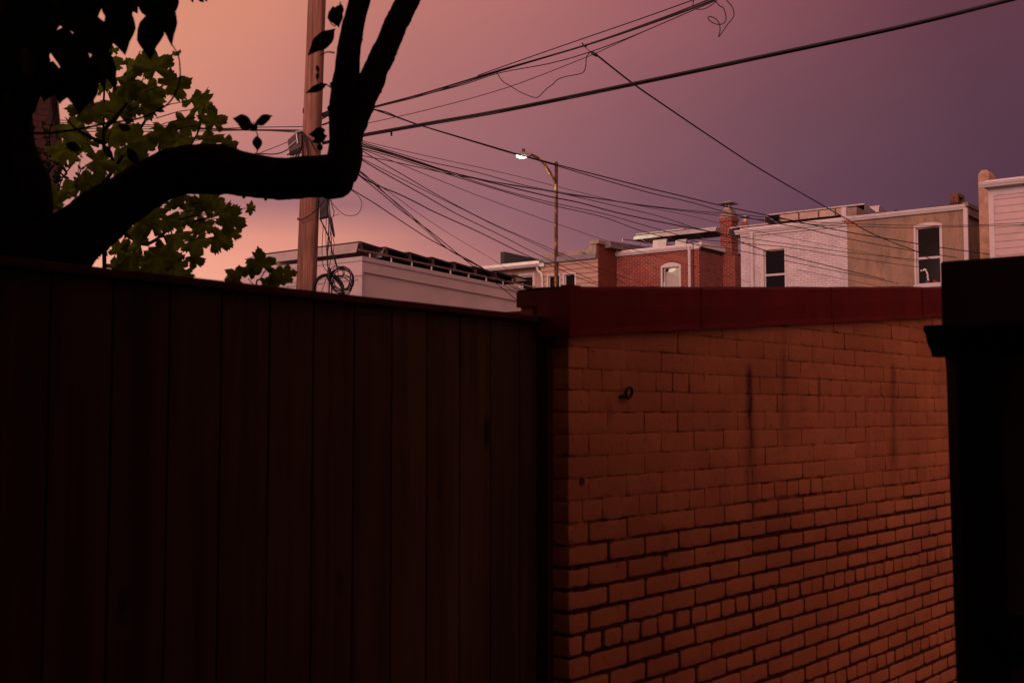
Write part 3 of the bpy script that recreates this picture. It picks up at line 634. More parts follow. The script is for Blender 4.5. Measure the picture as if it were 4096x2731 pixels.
# small-leaved climber beside the red brick house
vt = thing('climbing_vine', tuple(D(140, 1000, 9) - Vector((0, 0, D(140, 1000, 9).z))), 'fine small leaved climbing vine beside the dark brick house corner at far left', 'vine')
vf = MB(); vs = MB(); rv = random.Random(4)
for (x0, y0, x1, y1) in ((100, 420, 128, 255), (110, 460, 100, 280), (120, 480, 165, 370), (110, 500, 190, 390), (90, 470, 140, 330), (210, 600, 240, 570), (100, 400, 75, 300), (120, 420, 150, 380), (300, 620, 280, 570)):
    pts = [D(x0 + (x1 - x0) * t + 6 * math.sin(t * 7 + x0), y0 + (y1 - y0) * t, 9) for t in [i / 9 for i in range(10)]]; vs.tube(pts, .005, 5)
    for p in pts:
        for k in range(3):
            d = Vector((rv.uniform(-1, 1), rv.uniform(-.5, .5), rv.uniform(-.6, 1))).normalized(); ovate(vf, p, p + d * rv.uniform(.03, .06), rv.uniform(.015, .03), (rv.uniform(-1, 1), -1, rv.uniform(-1, 1)))
for k in range(2): pass
vs.tube([D(110, 470, 9), D(105, 900, 9), D(104, 1000, 9) * 1], .012, 6)
vf.build('foliage', MT['leafsmall'], vt, smooth=True); vs.build('stem', MT['bark'], vt)

# ================================================================ lean-to at the right, gutter and downspout in silhouette
ls = thing('lean_to_shed', tuple(P(3900, 2600, 2.75) - Vector((0, 0, P(3900, 2600, 2.75).z))), 'black silhouetted lean-to wall with gutter at the right edge of the photo', 'shed')
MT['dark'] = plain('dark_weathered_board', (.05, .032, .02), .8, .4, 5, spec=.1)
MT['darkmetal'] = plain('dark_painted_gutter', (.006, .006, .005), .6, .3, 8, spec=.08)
fl = Fr((P(3800, 2000, 2.7).x, 2.7), E1, -E2)   # b runs rightward (towards camera), a away
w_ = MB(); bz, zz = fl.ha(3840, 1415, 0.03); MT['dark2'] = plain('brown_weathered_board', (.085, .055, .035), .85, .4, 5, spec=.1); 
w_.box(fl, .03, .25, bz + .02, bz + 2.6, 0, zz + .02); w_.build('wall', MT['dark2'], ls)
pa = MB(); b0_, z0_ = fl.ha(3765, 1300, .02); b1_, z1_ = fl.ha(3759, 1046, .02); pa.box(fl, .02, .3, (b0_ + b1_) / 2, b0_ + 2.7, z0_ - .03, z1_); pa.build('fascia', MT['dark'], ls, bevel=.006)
gt = MB(); gb, gz = fl.ha(3752, 1312, 0); _, gz2 = fl.ha(3790, 1428, 0); H = gz - gz2
prof = [(0, 0), (-.105, 0), (-.108, -.012), (-.092, -.020), (-.090, -.38 * H), (-.078, -.62 * H), (-.058, -.80 * H), (-.050, -H), (0, -H)]
gt.prism([fl.p(a, gb + .0, gz + h) for a, h in prof], fl.e2 * 2.6)
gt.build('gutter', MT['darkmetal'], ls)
ds = MB(); pts = []
q0 = P(3885, 1420, 2.66); ds_pts = [P(3885, 1400, 2.66), P(3893, 1500, 2.66), P(3905, 1900, 2.665), P(3935, 2731, 2.67), P(3960, 3400, 2.68)]
for i in range(len(ds_pts) - 1):
    a, b = ds_pts[i], ds_pts[i + 1]; hw = .051
    for off in (0,):
        ds.face([a + Vector((-hw, -.03, 0)), a + Vector((hw, -.03, 0)), b + Vector((hw, -.03, 0)), b + Vector((-hw, -.03, 0))])
        ds.face([a + Vector((-hw, .03, 0)), a + Vector((-hw, -.03, 0)), b + Vector((-hw, -.03, 0)), b + Vector((-hw, .03, 0))])
        ds.face([a + Vector((hw, -.03, 0)), a + Vector((hw, .03, 0)), b + Vector((hw, .03, 0)), b + Vector((hw, -.03, 0))])
        ds.face([a + Vector((hw, .03, 0)), a + Vector((-hw, .03, 0)), b + Vector((-hw, .03, 0)), b + Vector((hw, .03, 0))])
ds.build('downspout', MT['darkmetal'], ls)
kb = MB(); c = P(4060, 2560, 2.62); kb.lathe(c, [(.02, .06), (.055, .03), (.06, 0), (.05, -.02), (.02, -.03)], 14, Vector((0, 1, 0))); kb.build('round_knob', MT['darkmetal'], ls, True)  # round bulge beside the downspout
# ================================================================ unseen house added behind the camera to shade the yard
hb = thing('shade_house', (0, -3, 0), 'unseen brick rowhouse with porch roof added behind the viewpoint to shade the yard', 'house')
h = MB(); h.box(WF, -9, -1.6, -1.3, 9, 0, 6.6); h.box(WF, -1.6, 2.3, 3.3, 9, 0, 6.6); h.build('wall', MT['darkbrick'], hb)
h = MB(); h.box(WF, -1.6, 1.2, -2.0, -1.9, 0, 2.75); h.build('shade_side_wall', MT['dark'], hb)  # unseen wall added to darken the left fence and lower brickwork
h = MB(); h.box(WF, -1.6, 2.0, -1.9, 3.3, 2.75, 2.87); h.build('shade_porch_roof', MT['roof'], hb)
for x in (-4.3,):
    h = MB(); h.box(WF, 1.08, 1.2, -1.89, -1.77, 0, 2.75); h.build('shade_porch_post', MT['dark'], hb)
MT['black'] = plain('black_anodised_frame', (.012, .011, .012), .4, .3)
# ================================================================ houses
def at0(px, Y):
    q = P(px, 1640, Y); return Fr((q.x, q.y))
def wall_a(mb, fr, a, b0, b1, z0, z1, ops, thick=.14):
    # facade facing -E1 with rectangular openings (b0,b1,z0,z1)
    bs = sorted({b0, b1, *[o[0] for o in ops], *[o[1] for o in ops]}); zs = sorted({z0, z1, *[o[2] for o in ops], *[o[3] for o in ops]})
    for i in range(len(bs) - 1):
        for j in range(len(zs) - 1):
            cb = (bs[i] + bs[i + 1]) / 2; cz = (zs[j] + zs[j + 1]) / 2
            if any(o[0] < cb < o[1] and o[2] < cz < o[3] for o in ops): continue
            l, r, lo, hi = bs[i + 1], bs[i], zs[j], zs[j + 1]
            mb.face([fr.p(a, l, lo), fr.p(a, r, lo), fr.p(a, r, hi), fr.p(a, l, hi)], [(-l, lo), (-r, lo), (-r, hi), (-l, hi)])
    for (l0, l1, lo, hi) in ops:
        for pts, uv in (([(0, l0, lo), (thick, l0, lo), (thick, l0, hi), (0, l0, hi)], 0), ([(thick, l1, lo), (0, l1, lo), (0, l1, hi), (thick, l1, hi)], 0), ([(0, l0, hi), (thick, l0, hi), (thick, l1, hi), (0, l1, hi)], 0), ([(thick, l0, lo), (0, l0, lo), (0, l1, lo), (thick, l1, lo)], 0)):
            mb.face([fr.p(a + p[0], p[1], p[2]) for p in pts], [(p[0] + p[1], p[2]) for p in pts])
def body(fr, w, depth, z1, m, parent, ops, side_m=None, name='wall', a0=0):
    mb = MB(); wall_a(mb, fr, a0, 0, w, 0, z1, ops)
    q = fr.p
    if not side_m: mb.face([q(a0, 0, 0), q(depth, 0, 0), q(depth, 0, z1), q(a0, 0, z1)], [(a0, 0), (depth, 0), (depth, z1), (a0, z1)])
    mb.face([q(depth, w, 0), q(a0, w, 0), q(a0, w, z1), q(depth, w, z1)], [(-depth, 0), (-a0, 0), (-a0, z1), (-depth, z1)])
    mb.face([q(depth, 0, 0), q(depth, w, 0), q(depth, w, z1), q(depth, 0, z1)], [(0, 0), (w, 0), (w, z1), (0, z1)])
    mb.build(name, m, parent)
    if side_m:
        mb = MB(); mb.face([q(a0, 0, 0), q(depth, 0, 0), q(depth, 0, z1), q(a0, 0, z1)], [(a0, 0), (depth, 0), (depth, z1), (a0, z1)]); mb.build('side_wall', side_m, parent)
def window(fr, parent, o, glass_b=None, arch=0, mid=None, mfr=None, gm=None, a=.0, fw=.055, inner=.05):
    # o = opening; casing outside, sash inside, pane set back
    l0, l1, lo, hi = o; mfr = mfr or MT['white']
    wn = bpy.data.objects.new('window', None); COL.objects.link(wn); wn.parent = parent; wn.location = fr.p(a, (l0 + l1) / 2, lo) - parent.location
    f = MB(); f.box(fr, a - .012, a + .075, l0 - .004, l0 + fw, lo, hi); f.box(fr, a - .012, a + .075, l1 - fw, l1 + .004, lo, hi)
    f.box(fr, a - .014, a + .073, l0 + fw, l1 - fw, hi - fw, hi); f.box(fr, a - .03, a + .073, l0 - .03, l1 + .03, lo - .05, lo + .03)
    if arch:
        n = 8; pts = [];
        for i in range(n + 1):
            t = i / n; pts.append(fr.p(a - .013, l0 + (l1 - l0) * t, hi + arch * (1 - (2 * t - 1) ** 2)))
        pts = [fr.p(a - .013, l1, hi - .001), fr.p(a - .013, l0, hi - .001)] + pts
        f.prism(pts, fr.e1 * .08)
    f.build('frame', mfr, wn, bevel=.004)
    g = glass_b or (l0 + fw, l1 - fw); s = MB(); iw = inner
    for (x0, x1, z0, z1) in ((g[0], g[0] + iw, lo + .03, hi - fw), (g[1] - iw, g[1], lo + .03, hi - fw), (g[0] + iw, g[1] - iw, hi - fw - iw, hi - fw), (g[0] + iw, g[1] - iw, lo + .03, lo + .03 + iw)): s.box(fr, a + .055, a + .10, x0, x1, z0, z1)
    if mid is not None: s.box(fr, a + .05, a + .102, g[0] + iw, g[1] - iw, mid - .028, mid + .028)
    s.build('sash', mfr, wn)
    p = MB(); p.face([fr.p(a + .085, g[1], lo), fr.p(a + .085, g[0], lo), fr.p(a + .085, g[0], hi - fw), fr.p(a + .085, g[1], hi - fw)]); p.build('pane', gm or MT['glass'], wn)
    return wn
def gutter(fr, parent, b0, b1, zt, zb, a=-.0, out=.12, m=None):
    H = zt - zb; prof = [(0, 0), (-out, 0), (-out - .004, -.015), (-out + .01, -.03), (-out + .015, -.45 * H), (-out + .045, -.75 * H), (-out + .06, -H), (0, -H)]
    mb = MB(); mb.prism([fr.p(a + x, b0, zt + h) for x, h in prof], fr.e2 * (b1 - b0)); mb.build('gutter', m or MT['whitegutter'], parent)
def downspout(fr, parent, b, zt, r=.045, a=-.05, m=None, elbow=0):
    mb = MB(); pts = [fr.p(a, b, -.0), fr.p(a, b, zt - .25)]
    if elbow: pts += [fr.p(a, b, zt - .2 - elbow), fr.p(a - .02, b + .04, zt - elbow), fr.p(a - .04, b + .16, zt - elbow + .10), fr.p(a - .05, b + .2, zt)]; pts.pop(1)
    else: pts += [fr.p(a - .02, b, zt)]
    mb.tube(pts, r, 10); mb.build('downspout', m or MT['white'], parent, True)
def arch_bricks(fr, parent, l0, l1, hi, rise, m, courses=2, a=-.003):
    mb = MB(); n = 13; w = (l1 - l0); R = (w * w / 4 + rise * rise) / (2 * rise); cb = (l0 + l1) / 2; cz = hi + rise - R; A = math.asin((w / 2 + .06) / R)
    for c in range(courses):
        r0 = R + .015 + c * .115; r1 = r0 + .10
        for i in range(n):
            t0 = -A + 2 * A * (i + .1) / n; t1 = -A + 2 * A * (i + .9) / n
            mb.prism([fr.p(a, cb + r * math.sin(t), cz + r * math.cos(t)) for r, t in ((r0, t0), (r0, t1), (r1, t1), (r1, t0))], fr.e1 * .02)
    mb.build('window_arch', m, parent)
MT['railbrown'] = plain('brownish_rail', (.24, .15, .14), .6, .3)
MT['brown'] = plain('brown_bracket', (.10, .055, .045), .6, .3)
def panel_row(fr, a, b0, b1, z, zroof, defl=True, tilt=10, length=1.0, label='', group=None, npan=2, dm=None, tri=False):
    # one row of flat-roof panels: high edge toward camera (a), sloping down going away, wind deflector under the high edge
    o = thing('solar_panel', tuple(fr.p(a, (b0 + b1) / 2, zroof)), label, 'solar panel', group)
    dz = length * math.sin(math.radians(tilt)); da = length * math.cos(math.radians(tilt)); n = npan
    for i in range(n):
        x0 = b0 + (b1 - b0) * i / n + .01; x1 = b0 + (b1 - b0) * (i + 1) / n - .01
        mb = MB(); mb.prism([fr.p(a, x0, z), fr.p(a + da, x0, z - dz), fr.p(a + da, x0, z - dz - .012), fr.p(a, x0, z - .012)], fr.e2 * (x1 - x0)); mb.build('cell_sheet', MT['pv'], o)
        mb = MB(); mb.box(fr, a - .012, a - .001, x0, x1, z - .036, z + .004); mb.box(fr, a + da + .001, a + da + .012, x0, x1, z - dz - .036, z - dz + .004)
        mb.prism([fr.p(a, x0 - .006, z + .003), fr.p(a + da, x0 - .006, z - dz + .003), fr.p(a + da, x0 - .006, z - dz - .035), fr.p(a, x0 - .006, z - .035)], fr.e2 * .005)
        mb.build('frame', MT['black'] if tri else MT['alu'], o)
    if defl:
        mb = MB(); q = fr.p
        mb.prism([q(a + .01, b0, z - .03), q(a - .05, b0, z - .05), q(a - .10, b0, zroof + .045), q(a - .115, b0, zroof + .04), q(a - .07, b0, z - .035), q(a + .01, b0, z - .02)], fr.e2 * (b1 - b0)); mb.build('wind_deflector', dm or MT['galv'], o)
    mb = MB(); q = fr.p
    for b in (b0 - .012, b1 + .012):
        mb = MB()
        if tri: mb.prism([q(a - .01, b, z - .035), q(a + .03, b, z - .04), q(a + .06, b, zroof + .06), q(a - .07, b, zroof + .06)], fr.e2 * .006)
        else: mb.prism([q(a, b, z - .035), q(a + da, b, z - dz - .035), q(a + da, b, zroof + .02), q(a - .09, b, zroof + .02)], fr.e2 * .006)
        mb.build('side_bracket', MT['brown'] if tri else MT['alu'], o)
    return o

# ---- beige stucco house
fb = at0(3875, 28.3)
bg_ = thing('stucco_house', tuple(fb.p(0, 0, 0)), 'stained beige stucco rowhouse with orchid window between white brick house and pale siding', 'house')
wB = fb.ha(3388, 900)[0]; zG = fb.ha(3700, 843)[1]; zGb = fb.ha(3880, 833)[1]
(bl, zt0) = fb.ha(3655, 905); (br_, _) = fb.ha(3767, 905); zb0 = fb.ha(3710, 1141)[1]
op = (br_, bl, zb0, zt0)
body(fb, wB, 9, zGb + .02, MT['stucco'], bg_, [op])
midz = fb.ha(3710, 1032, .08)[1]
window(fb, bg_, op, None, arch=.06, mid=midz, fw=.048, inner=.032)
gutter(fb, bg_, -.06, wB - .02, fb.ha(3880, 814, -.12)[1], fb.ha(3880, 833, -.10)[1], out=.12)
mb = MB(); (dl, _) = fb.ha(3855, 900, -.06); (dr, _) = fb.ha(3872, 900, -.06); mb.box(fb, -.09, -.012, dr, dl, 0, zGb - .0); mb.build('downspout', MT['white'], bg_)
rt = MB(); rt.box(fb, -.06, 3.6, -.05, wB - .16, zGb + .02, zGb + .12, lambda a, b: zG + .06 + a * .03); rt.build('roof', MT['roof'], bg_)
rt = MB(); rt.box(fb, -.02, 8.5, -.09, -.03, zGb - .15, zGb - .02, lambda a, b: zGb + .03 - a * .0); rt.box(fb, -.03, 8.5, -.11, .03, zG + .0, zG + .05, lambda a, b: zG + .10); rt.build('eave_trim', MT['cement'], bg_)
# small brick vent stack
cx = thing('x', (0, 0, 0), None, None); bpy.data.objects.remove(cx)
fv = at0(3852, 29.3); mb = MB(); zA = fv.ha(3852, 812)[1]; zBv = fv.ha(3852, 768)[1]; wv_ = fv.ha(3798, 790)[0]
hgt = zBv - zA
for bb_ in (.0, wv_ - .12): mb.box(fv, 0, .12, bb_, bb_ + .12, zA - .3, zBv - .09); mb.box(fv, .45, .57, bb_, bb_ + .12, zA - .3, zBv - .09)
mb.box(fv, 0, .57, -.01, wv_ + .01, zBv - .09, zBv); mb.box(fv, .0, .57, 0, wv_, zA - .3, zA + .05); mb.build('vent_stack', brickmat('sooty_brick', (.24, .075, .04), (.17, .07, .05), (.2, .12, .09)), bg_)
fc = at0(3979, 27.8); mb = MB(); (wc, zc) = fc.ha(3912, 690); z1c = fc.ha(3940, 678)[1]; q = fc.p
ro_ = []
for (z, i) in ((0, 0), (zc - .9, 0), (zc - .3, .0), (zc - .05, .0), (z1c, .06)): ro_.append([q(i, wc - i, z), q(i, i, z), q(.62 - i, i, z), q(.62 - i, wc - i, z)])
mb.grid(ro_, [[(0, 0)] * 4] * 5, True); mb.face(ro_[-1]); mb.build('chimney', stucco_ch := plain('cracked_cream_render', (.46, .30, .20), .95, .35, 5, .03), bg_)
# things on the window sill
sill = zb0 + .04
orc = thing('orchid', tuple(fb.p(.055, 0, 0) * 1), 'white flowering orchid in the window of the beige stucco house', 'plant')
pb, pz = fb.ha(3708, 1120, .13)
orc.location = fb.p(.14, pb, sill)
pm = MB(); pm.lathe(fb.p(.14, pb, sill), [(.04, 0), (.055, .09), (.05, .09), (.04, .02)], 12); pm.build('pot', plain('blue_glazed_pot', (.03, .05, .13), .3), orc, True)
stp = [fb.p(.14, pb, sill + .08)] + [fb.p(.14, *fb.ha(x, y, .14)) for x, y in ((3710, 1095), (3706, 1082), (3700, 1077), (3695, 1080))]
pm = MB(); pm.tube(stp, .005, 6); pm.build('stem', plain('orchid_stem', (.06, .09, .03), .7), orc)
pm = MB(); rp = random.Random(3)
for x, y in ((3712, 1116), (3710, 1108), (3711, 1102), (3709, 1094), (3707, 1088), (3703, 1080), (3698, 1077), (3694, 1080), (3685, 1082), (3713, 1122)):
    c = fb.p(.13, *fb.ha(x, y, .13))
    for k in range(5):
        an = k * 1.257 + rp.random(); d = fb.e2 * math.cos(an) + Vector((0, 0, math.sin(an))); ovate(pm, c, c + d * .028, .026, -fb.e1)
pm.build('petals', plain('white_petal', (.75, .70, .70), .6, .1), orc)
mg = thing('mug', tuple(fb.p(.13, fb.ha(3740, 1130, .13)[0], sill)), 'dark red mug on the sill beside the orchid', 'mug')
pm = MB(); c = mg.location.copy(); pm.lathe(c, [(.035, 0), (.04, .09), (.036, .09), (.03, .01)], 14); pm.build('cup', plain('red_glaze', (.35, .03, .03), .3), mg, True)
pm = MB(); pm.tube([c - fb.e2 * (.038 + .025 * math.sin(t)) + Vector((0, 0, .045 + .03 * math.cos(t))) for t in [i * math.pi / 8 for i in range(9)]], .006, 6); pm.build('handle', plain('red_glaze_handle', (.35, .03, .03), .3), mg, True)

# glass of that window must let the sill show
for o_ in bg_.children_recursive:
    if o_.name.startswith('pane'): o_.data.materials.clear(); o_.data.materials.append(MT['clear'])
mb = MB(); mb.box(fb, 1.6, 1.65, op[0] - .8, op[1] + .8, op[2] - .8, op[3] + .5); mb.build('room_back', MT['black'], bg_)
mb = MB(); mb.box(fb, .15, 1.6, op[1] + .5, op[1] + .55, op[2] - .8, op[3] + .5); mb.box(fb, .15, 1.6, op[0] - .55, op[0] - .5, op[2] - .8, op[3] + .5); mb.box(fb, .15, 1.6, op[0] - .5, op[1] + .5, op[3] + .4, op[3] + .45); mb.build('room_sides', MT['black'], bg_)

# ---- white painted brick house
YW = fb.p(0, wB, 0); fw_ = Fr((YW.x, YW.y))
wh = thing('white_brick_house', tuple(fw_.p(0, 0, 0)), 'white painted brick rowhouse with arched sash window beside the beige stucco house', 'house')
wW = fw_.ha(2963, 1000)[0]; zWt = fw_.ha(3359, 877, -.12)[1]; zWb = fw_.ha(3359, 895, -.10)[1]
(bl, _) = fw_.ha(3049, 1050); (br_, _) = fw_.ha(3145, 1050); ztw = fw_.ha(3100, 991)[1]; zm = fw_.ha(3100, 1099, .08)[1]
op = (br_, bl, 2.9, ztw)
body(fw_, wW, 9, zWb, MT['whitebrick'], wh, [op])
wn = window(fw_, wh, op, None, arch=.075, mid=zm, fw=.045, inner=.03)
arch_bricks(fw_, wh, op[0], op[1], ztw + .0, .085, MT['whitebrick'], 2)
gutter(fw_, wh, .10, wW + .14, zWt, zWb, out=.12)
mb = MB(); mb.box(fw_, -.02, .2, .08, wW, zWb, zWt + .06); mb.box(fw_, -.03, -.004, 0.02, wW, zWb - .07, zWb - .004); mb.build('fascia', MT['white'], wh)
downspout(fw_, wh, fw_.ha(3007, 1000, -.06)[0], zWb, .052)
mb = MB(); mb.box(fw_, .2, 8.9, .02, wW - .02, zWb - .1, zWt - .02, lambda a, b: zWt + a * .02); mb.build('roof', MT['roof'], wh)
# party parapet with broken render between white and beige
mb = MB(); fpw = Fr(fb.p(0, wB, 0)); b_l, z_t = fpw.ha(3366, 829, -.04); b_r = fpw.ha(3382, 829, -.04)[0]
z_p = fpw.ha(3385, 829, -.04)[1]; z_q = fpw.ha(3385, 882, -.04)[1]
mb.box(fpw, -.06, .12, b_r - .02, b_l, z_q, z_p); mb.build('parapet_pier', MT['white'], wh)
mb = MB(); mb.box(fpw, -.04, 3.2, b_r - .30, b_r - .021, z_q - .02, z_p - .03, lambda a, b: z_p - .02 - a * .03); mb.build('parapet', MT['cement'], wh)
# broken brick at gutter end
mb = MB(); mb.box(fpw, -.02, .10, -.22, .06, z_q - .09, z_q - .01); mb.build('exposed_brick', MT['tile'], wh)

# ---- red brick house
frd = at0(2802, 36.0)
rd = thing('red_brick_house', tuple(frd.p(0, 0, 0)), 'red brick rowhouse with lit arched window, tall chimney and white corner downspout', 'house')
wR = frd.ha(2464, 1100)[0]; zRt = frd.ha(2751, 981, -.12)[1]; zRb = frd.ha(2751, 997, -.10)[1]
(bl, _) = frd.ha(2644, 1080); (br_, _) = frd.ha(2723, 1080); ztw = frd.ha(2684, 1062)[1]
op = (br_, bl, 3.2, ztw)
body(frd, wR, 9, zRb + .0, MT['redbrick'], rd, [op])
window(frd, rd, op, (br_ + .05, bl - .09), arch=.10, fw=.05, inner=.03, gm=MT['clear'])
arch_bricks(frd, rd, op[0] - .03, op[1] + .03, ztw, .14, MT['redbrick'], 2)
gutter(frd, rd, .42, wR + .02, zRt, zRb, out=.12)
mb = MB(); mb.box(frd, -.03, .06, -.02, wR, zRb + .0, zRt + .06); mb.build('fascia', MT['white'], rd)
mb = MB(); a1_, zs1 = frd.hb(2923, 975, -.05); _, zs0 = frd.hb(2802, 968, -.05); _, zsb = frd.hb(2802, 987, -.05)
mb.box(frd, -.02, a1_, -.10, -.012, zsb, zs0, lambda a, b: zs0 - .0 * a); mb.build('side_fascia', MT['whitegutter'], rd)
bd = frd.ha(2758, 1050, -.06)[0]; downspout(frd, rd, bd, zRt - .02, .05, -.06)
mb = MB(); mb.tube([frd.p(-.03, bd - .13, 0), frd.p(-.03, bd - .12, zRt + .02), frd.p(-.03, bd - .02, zRt + .12), frd.p(.1, bd - .05, zRt + .16), frd.p(.5, bd - .2, zRt + .1)], .014, 6); mb.build('conduit', MT['cable'], rd)
mb = MB(); mb.box(frd, .06, 8.9, .0, wR - .02, zRb - .05, zRt, lambda a, b: zRt + .02 + a * .0); mb.build('roof', MT['roof'], rd)
# lit room: pale ceiling with a round lamp, slatted blind with one corner folded
rm = MB(); rm.face([frd.p(.35, op[1] + .3, ztw - .9), frd.p(.35, op[0] - .3, ztw - .9), frd.p(1.2, op[0] - .3, ztw + .25), frd.p(1.2, op[1] + .3, ztw + .25)]); rm.build('lit_ceiling', emis('lamp_lit_ceiling', (.50, .30, .20), .75), rd)
b_c, z_c = frd.ha(2687, 1081, .55)
lc = MB(); lc.lathe(frd.p(.60, b_c, z_c), [(.001, 0), (.11, .001), (.13, .02), (.001, .03)], 18, frd.e1 * -.6 + Vector((0, 0, .8))); lc.build('ceiling_lamp', emis('ceiling_lamp_glow', (1, .68, .48), .75), rd)
mb = MB(); zl = frd.ha(2663, 1089, .12)[1]; zr = frd.ha(2720, 1113, .12)[1]; k = 0; z = 3.2
bR, bL = op[0] + .07, op[1] - .10
while z < zl:
    t = max(0, (z - zr) / (zl - zr)); x0 = bR + (bL - bR) * t
    if bL - x0 > .02: mb.box(frd, .125, .135, x0, bL, z, z + .042)
    z += .05
mb.build('blind', plain('grey_slat_blind', (.42, .40, .38), .7, .1), rd)
# chimney
fch = Fr(frd.p(0, 0, 0)); chb = -.33
a_c0, _ = frd.hb(2926, 900, chb); 
b0c = 0
# front face (facing -E1) spans 2881..2926 px, side face 2926..2951
ach = a_c0
bL2, _ = frd.ha(2881, 900, ach); aS, _ = frd.hb(2951, 900, chb)
zsh = frd.ha(2926, 868, ach)[1]; zc1 = frd.ha(2924, 835, ach)[1]
mb = MB(); mb.box(frd, ach, aS, chb, bL2, 0, zsh); mb.box(frd, ach - .04, aS + .04, chb - .04, bL2 + .04, zsh - .12, zsh - .0); mb.box(frd, ach, aS + .25, chb - .12, chb, 0, zRb - .1); mb.build('chimney', MT['redbrick'], rd)
chim = [o_ for o_ in rd.children if o_.name.startswith('chimney')][0]
mb = MB(); q = frd.p; R0 = [q(ach - .03, bL2 + .03, zsh), q(ach - .03, chb - .03, zsh), q(aS + .03, chb - .03, zsh), q(aS + .03, bL2 + .03, zsh)]
i = .07; R1 = [q(ach + i, bL2 - i, zc1 + .02), q(ach + i, chb + i, zc1 + .02), q(aS - i, chb + i, zc1 + .02), q(aS - i, bL2 - i, zc1 + .02)]
mb.grid([R0, R1], None, True); mb.face(R1); co = mb.build('crown', MT['cement'], chim)
mb = MB(); mb.box(frd, ach + .10, aS - .10, chb + .12, bL2 - .10, zc1, zc1 + .07)
for da_, db_ in ((.14, .16), (.14, -.14), (-.14, .16), (-.14, -.14)):
    aa = ach + da_ if da_ > 0 else aS + da_; bb2 = chb + db_ if db_ > 0 else bL2 + db_; mb.box(frd, aa - .012, aa + .012, bb2 - .012, bb2 + .012, zc1 + .07, zc1 + .22)
mb.build('flue', MT['galv'], chim)
mb = MB(); zz0 = zc1 + .21; R0 = [q(ach - .06, bL2 + .06, zz0), q(ach - .06, chb - .06, zz0), q(aS + .06, chb - .06, zz0), q(aS + .06, bL2 + .06, zz0)]; am = (ach + aS) / 2; bm = (chb + bL2) / 2
R1 = [q(am - .04, bm + .04, zz0 + .10), q(am - .04, bm - .04, zz0 + .10), q(am + .04, bm - .04, zz0 + .10), q(am + .04, bm + .04, zz0 + .10)]
mb.grid([R0, R1], None, True); mb.face(list(reversed(R0))); mb.face(R1); mb.build('rain_cap', MT['galv'], chim)

# ---- tan siding house (left of the red one)
fs_side = Fr(frd.p(0, wR, 0))
aT, _ = fs_side.hb(2391, 1050, 0)      # corner nearer than the red facade
ft = Fr(frd.p(aT, wR, 0))
ts = thing('tan_siding_house', tuple(ft.p(0, 0, 0)), 'tan vinyl siding house with two white windows, left of the red brick house', 'house')
wT = ft.ha(2163, 1080)[0]; zTb = ft.ha(2391, 1032, -.05)[1]; zTt = ft.ha(2391, 1012, -.05)[1]
o1 = [ft.ha(x, 1090)[0] for x in (2252, 2304, 2188, 2242)]; z1w = ft.ha(2278, 1098)[1]; z2w = ft.ha(2215, 1089)[1]
zw = (z1w + z2w) / 2
ops = [(o1[1], o1[0], 3.0, zw), (o1[3], o1[2], 3.0, zw)]
body(ft, wT, 9, zTb, MT['tansiding'], ts, ops, side_m=MT['orangebrick'])
for o_ in ops: window(ft, ts, o_, fw=.05, inner=.03)
mb = MB(); mb.box(ft, -.10, .1, .02, wT, zTb, zTt); mb.build('fascia', plain('grey_fascia', (.20, .17, .20), .6, .15), ts)
mb = MB(); zU = ft.ha(2300, 1004, .1)[1]; mb.box(ft, .1, 5, .05, wT, zTt - .1, zU, lambda a, b: zTt + .16 + .05 * a); mb.build('roof', plain('worn_roof_edge', (.30, .21, .19), .9, .4, 4), ts)
mb = MB(); zc_ = ft.ha(2395, 975, 0)[1]; zq = ft.ha(2395, 961, 0)[1]; bq = ft.ha(2368, 975, 0)[0]; mb.box(ft, -.05, .3, .03, bq, zTb - .3 + .3, zc_); mb.box(ft, -.09, .34, -.10, bq + .03, zc_, zq)
mb.prism([ft.p(-.0, bq, zc_), ft.p(-.0, bq + .45, zTt + .12), ft.p(-.0, bq, zTt - .05)], ft.e1 * .2)
mb.build('party_wall_end', MT['conc'], ts)
mb = MB(); mb.box(ft, .001, 1.07, -.03, .03, 3.0, zc_ - .004); mb.build('brick_upstand', MT['orangebrick'], ts)
# parapet between tan house and red house roof (falls away to the right)
mb = MB(); mb.box(ft, .35, 6.5, -.28, -.031, zc_ - .10, zc_ + .1, lambda a, b: zq - .02 + a * .03); mb.build('party_wall_cap', plain('grey_coping_sheet', (.22, .17, .18), .6, .3, 4), ts)

# ---- farthest house left, with gutter
fq = Fr(ft.p(0, wT, 0))
lh = thing('cream_house', tuple(fq.p(0, 0, 0)), 'cream walled house with white gutter and dark roof parapet, partly behind the solar panels', 'house')
wQ = 3.4; zQt = fq.ha(2145, 1052, -.25)[1]; zQb = fq.ha(2145, 1064, -.22)[1]
oq = [fq.ha(x, 1100, .2)[0] for x in (2075, 2139)]; zqw = fq.ha(2107, 1092, .2)[1]
opq = (max(oq[1], .12), oq[0], 3.0, zqw)
body(fq, wQ, 9, zQb + .1, plain('cream_wall', (.42, .31, .24), .8, .12), lh, [opq], a0=.2)
window(fq, lh, opq, fw=.09, a=.2, mid=None, gm=emis('sky_lit_blind', (.42, .30, .26), .8) if False else None)
gutter(fq, lh, .02, wQ, zQt, zQb, a=-.08, out=.16)
mb = MB(); mb.box(fq, -.08, .22, -.02, wQ, zQb + .01, zQt + .0); mb.box(fq, .0, .3, -.02, wQ, zQt + .002, zQt + .12); mb.box(fq, -.1, .2, -.20, -.02, zQb - .02, zQt + .1); mb.build('soffit', MT['white'], lh)
downspout(fq, lh, -.10, zQb, .045, -.04, elbow=.25)
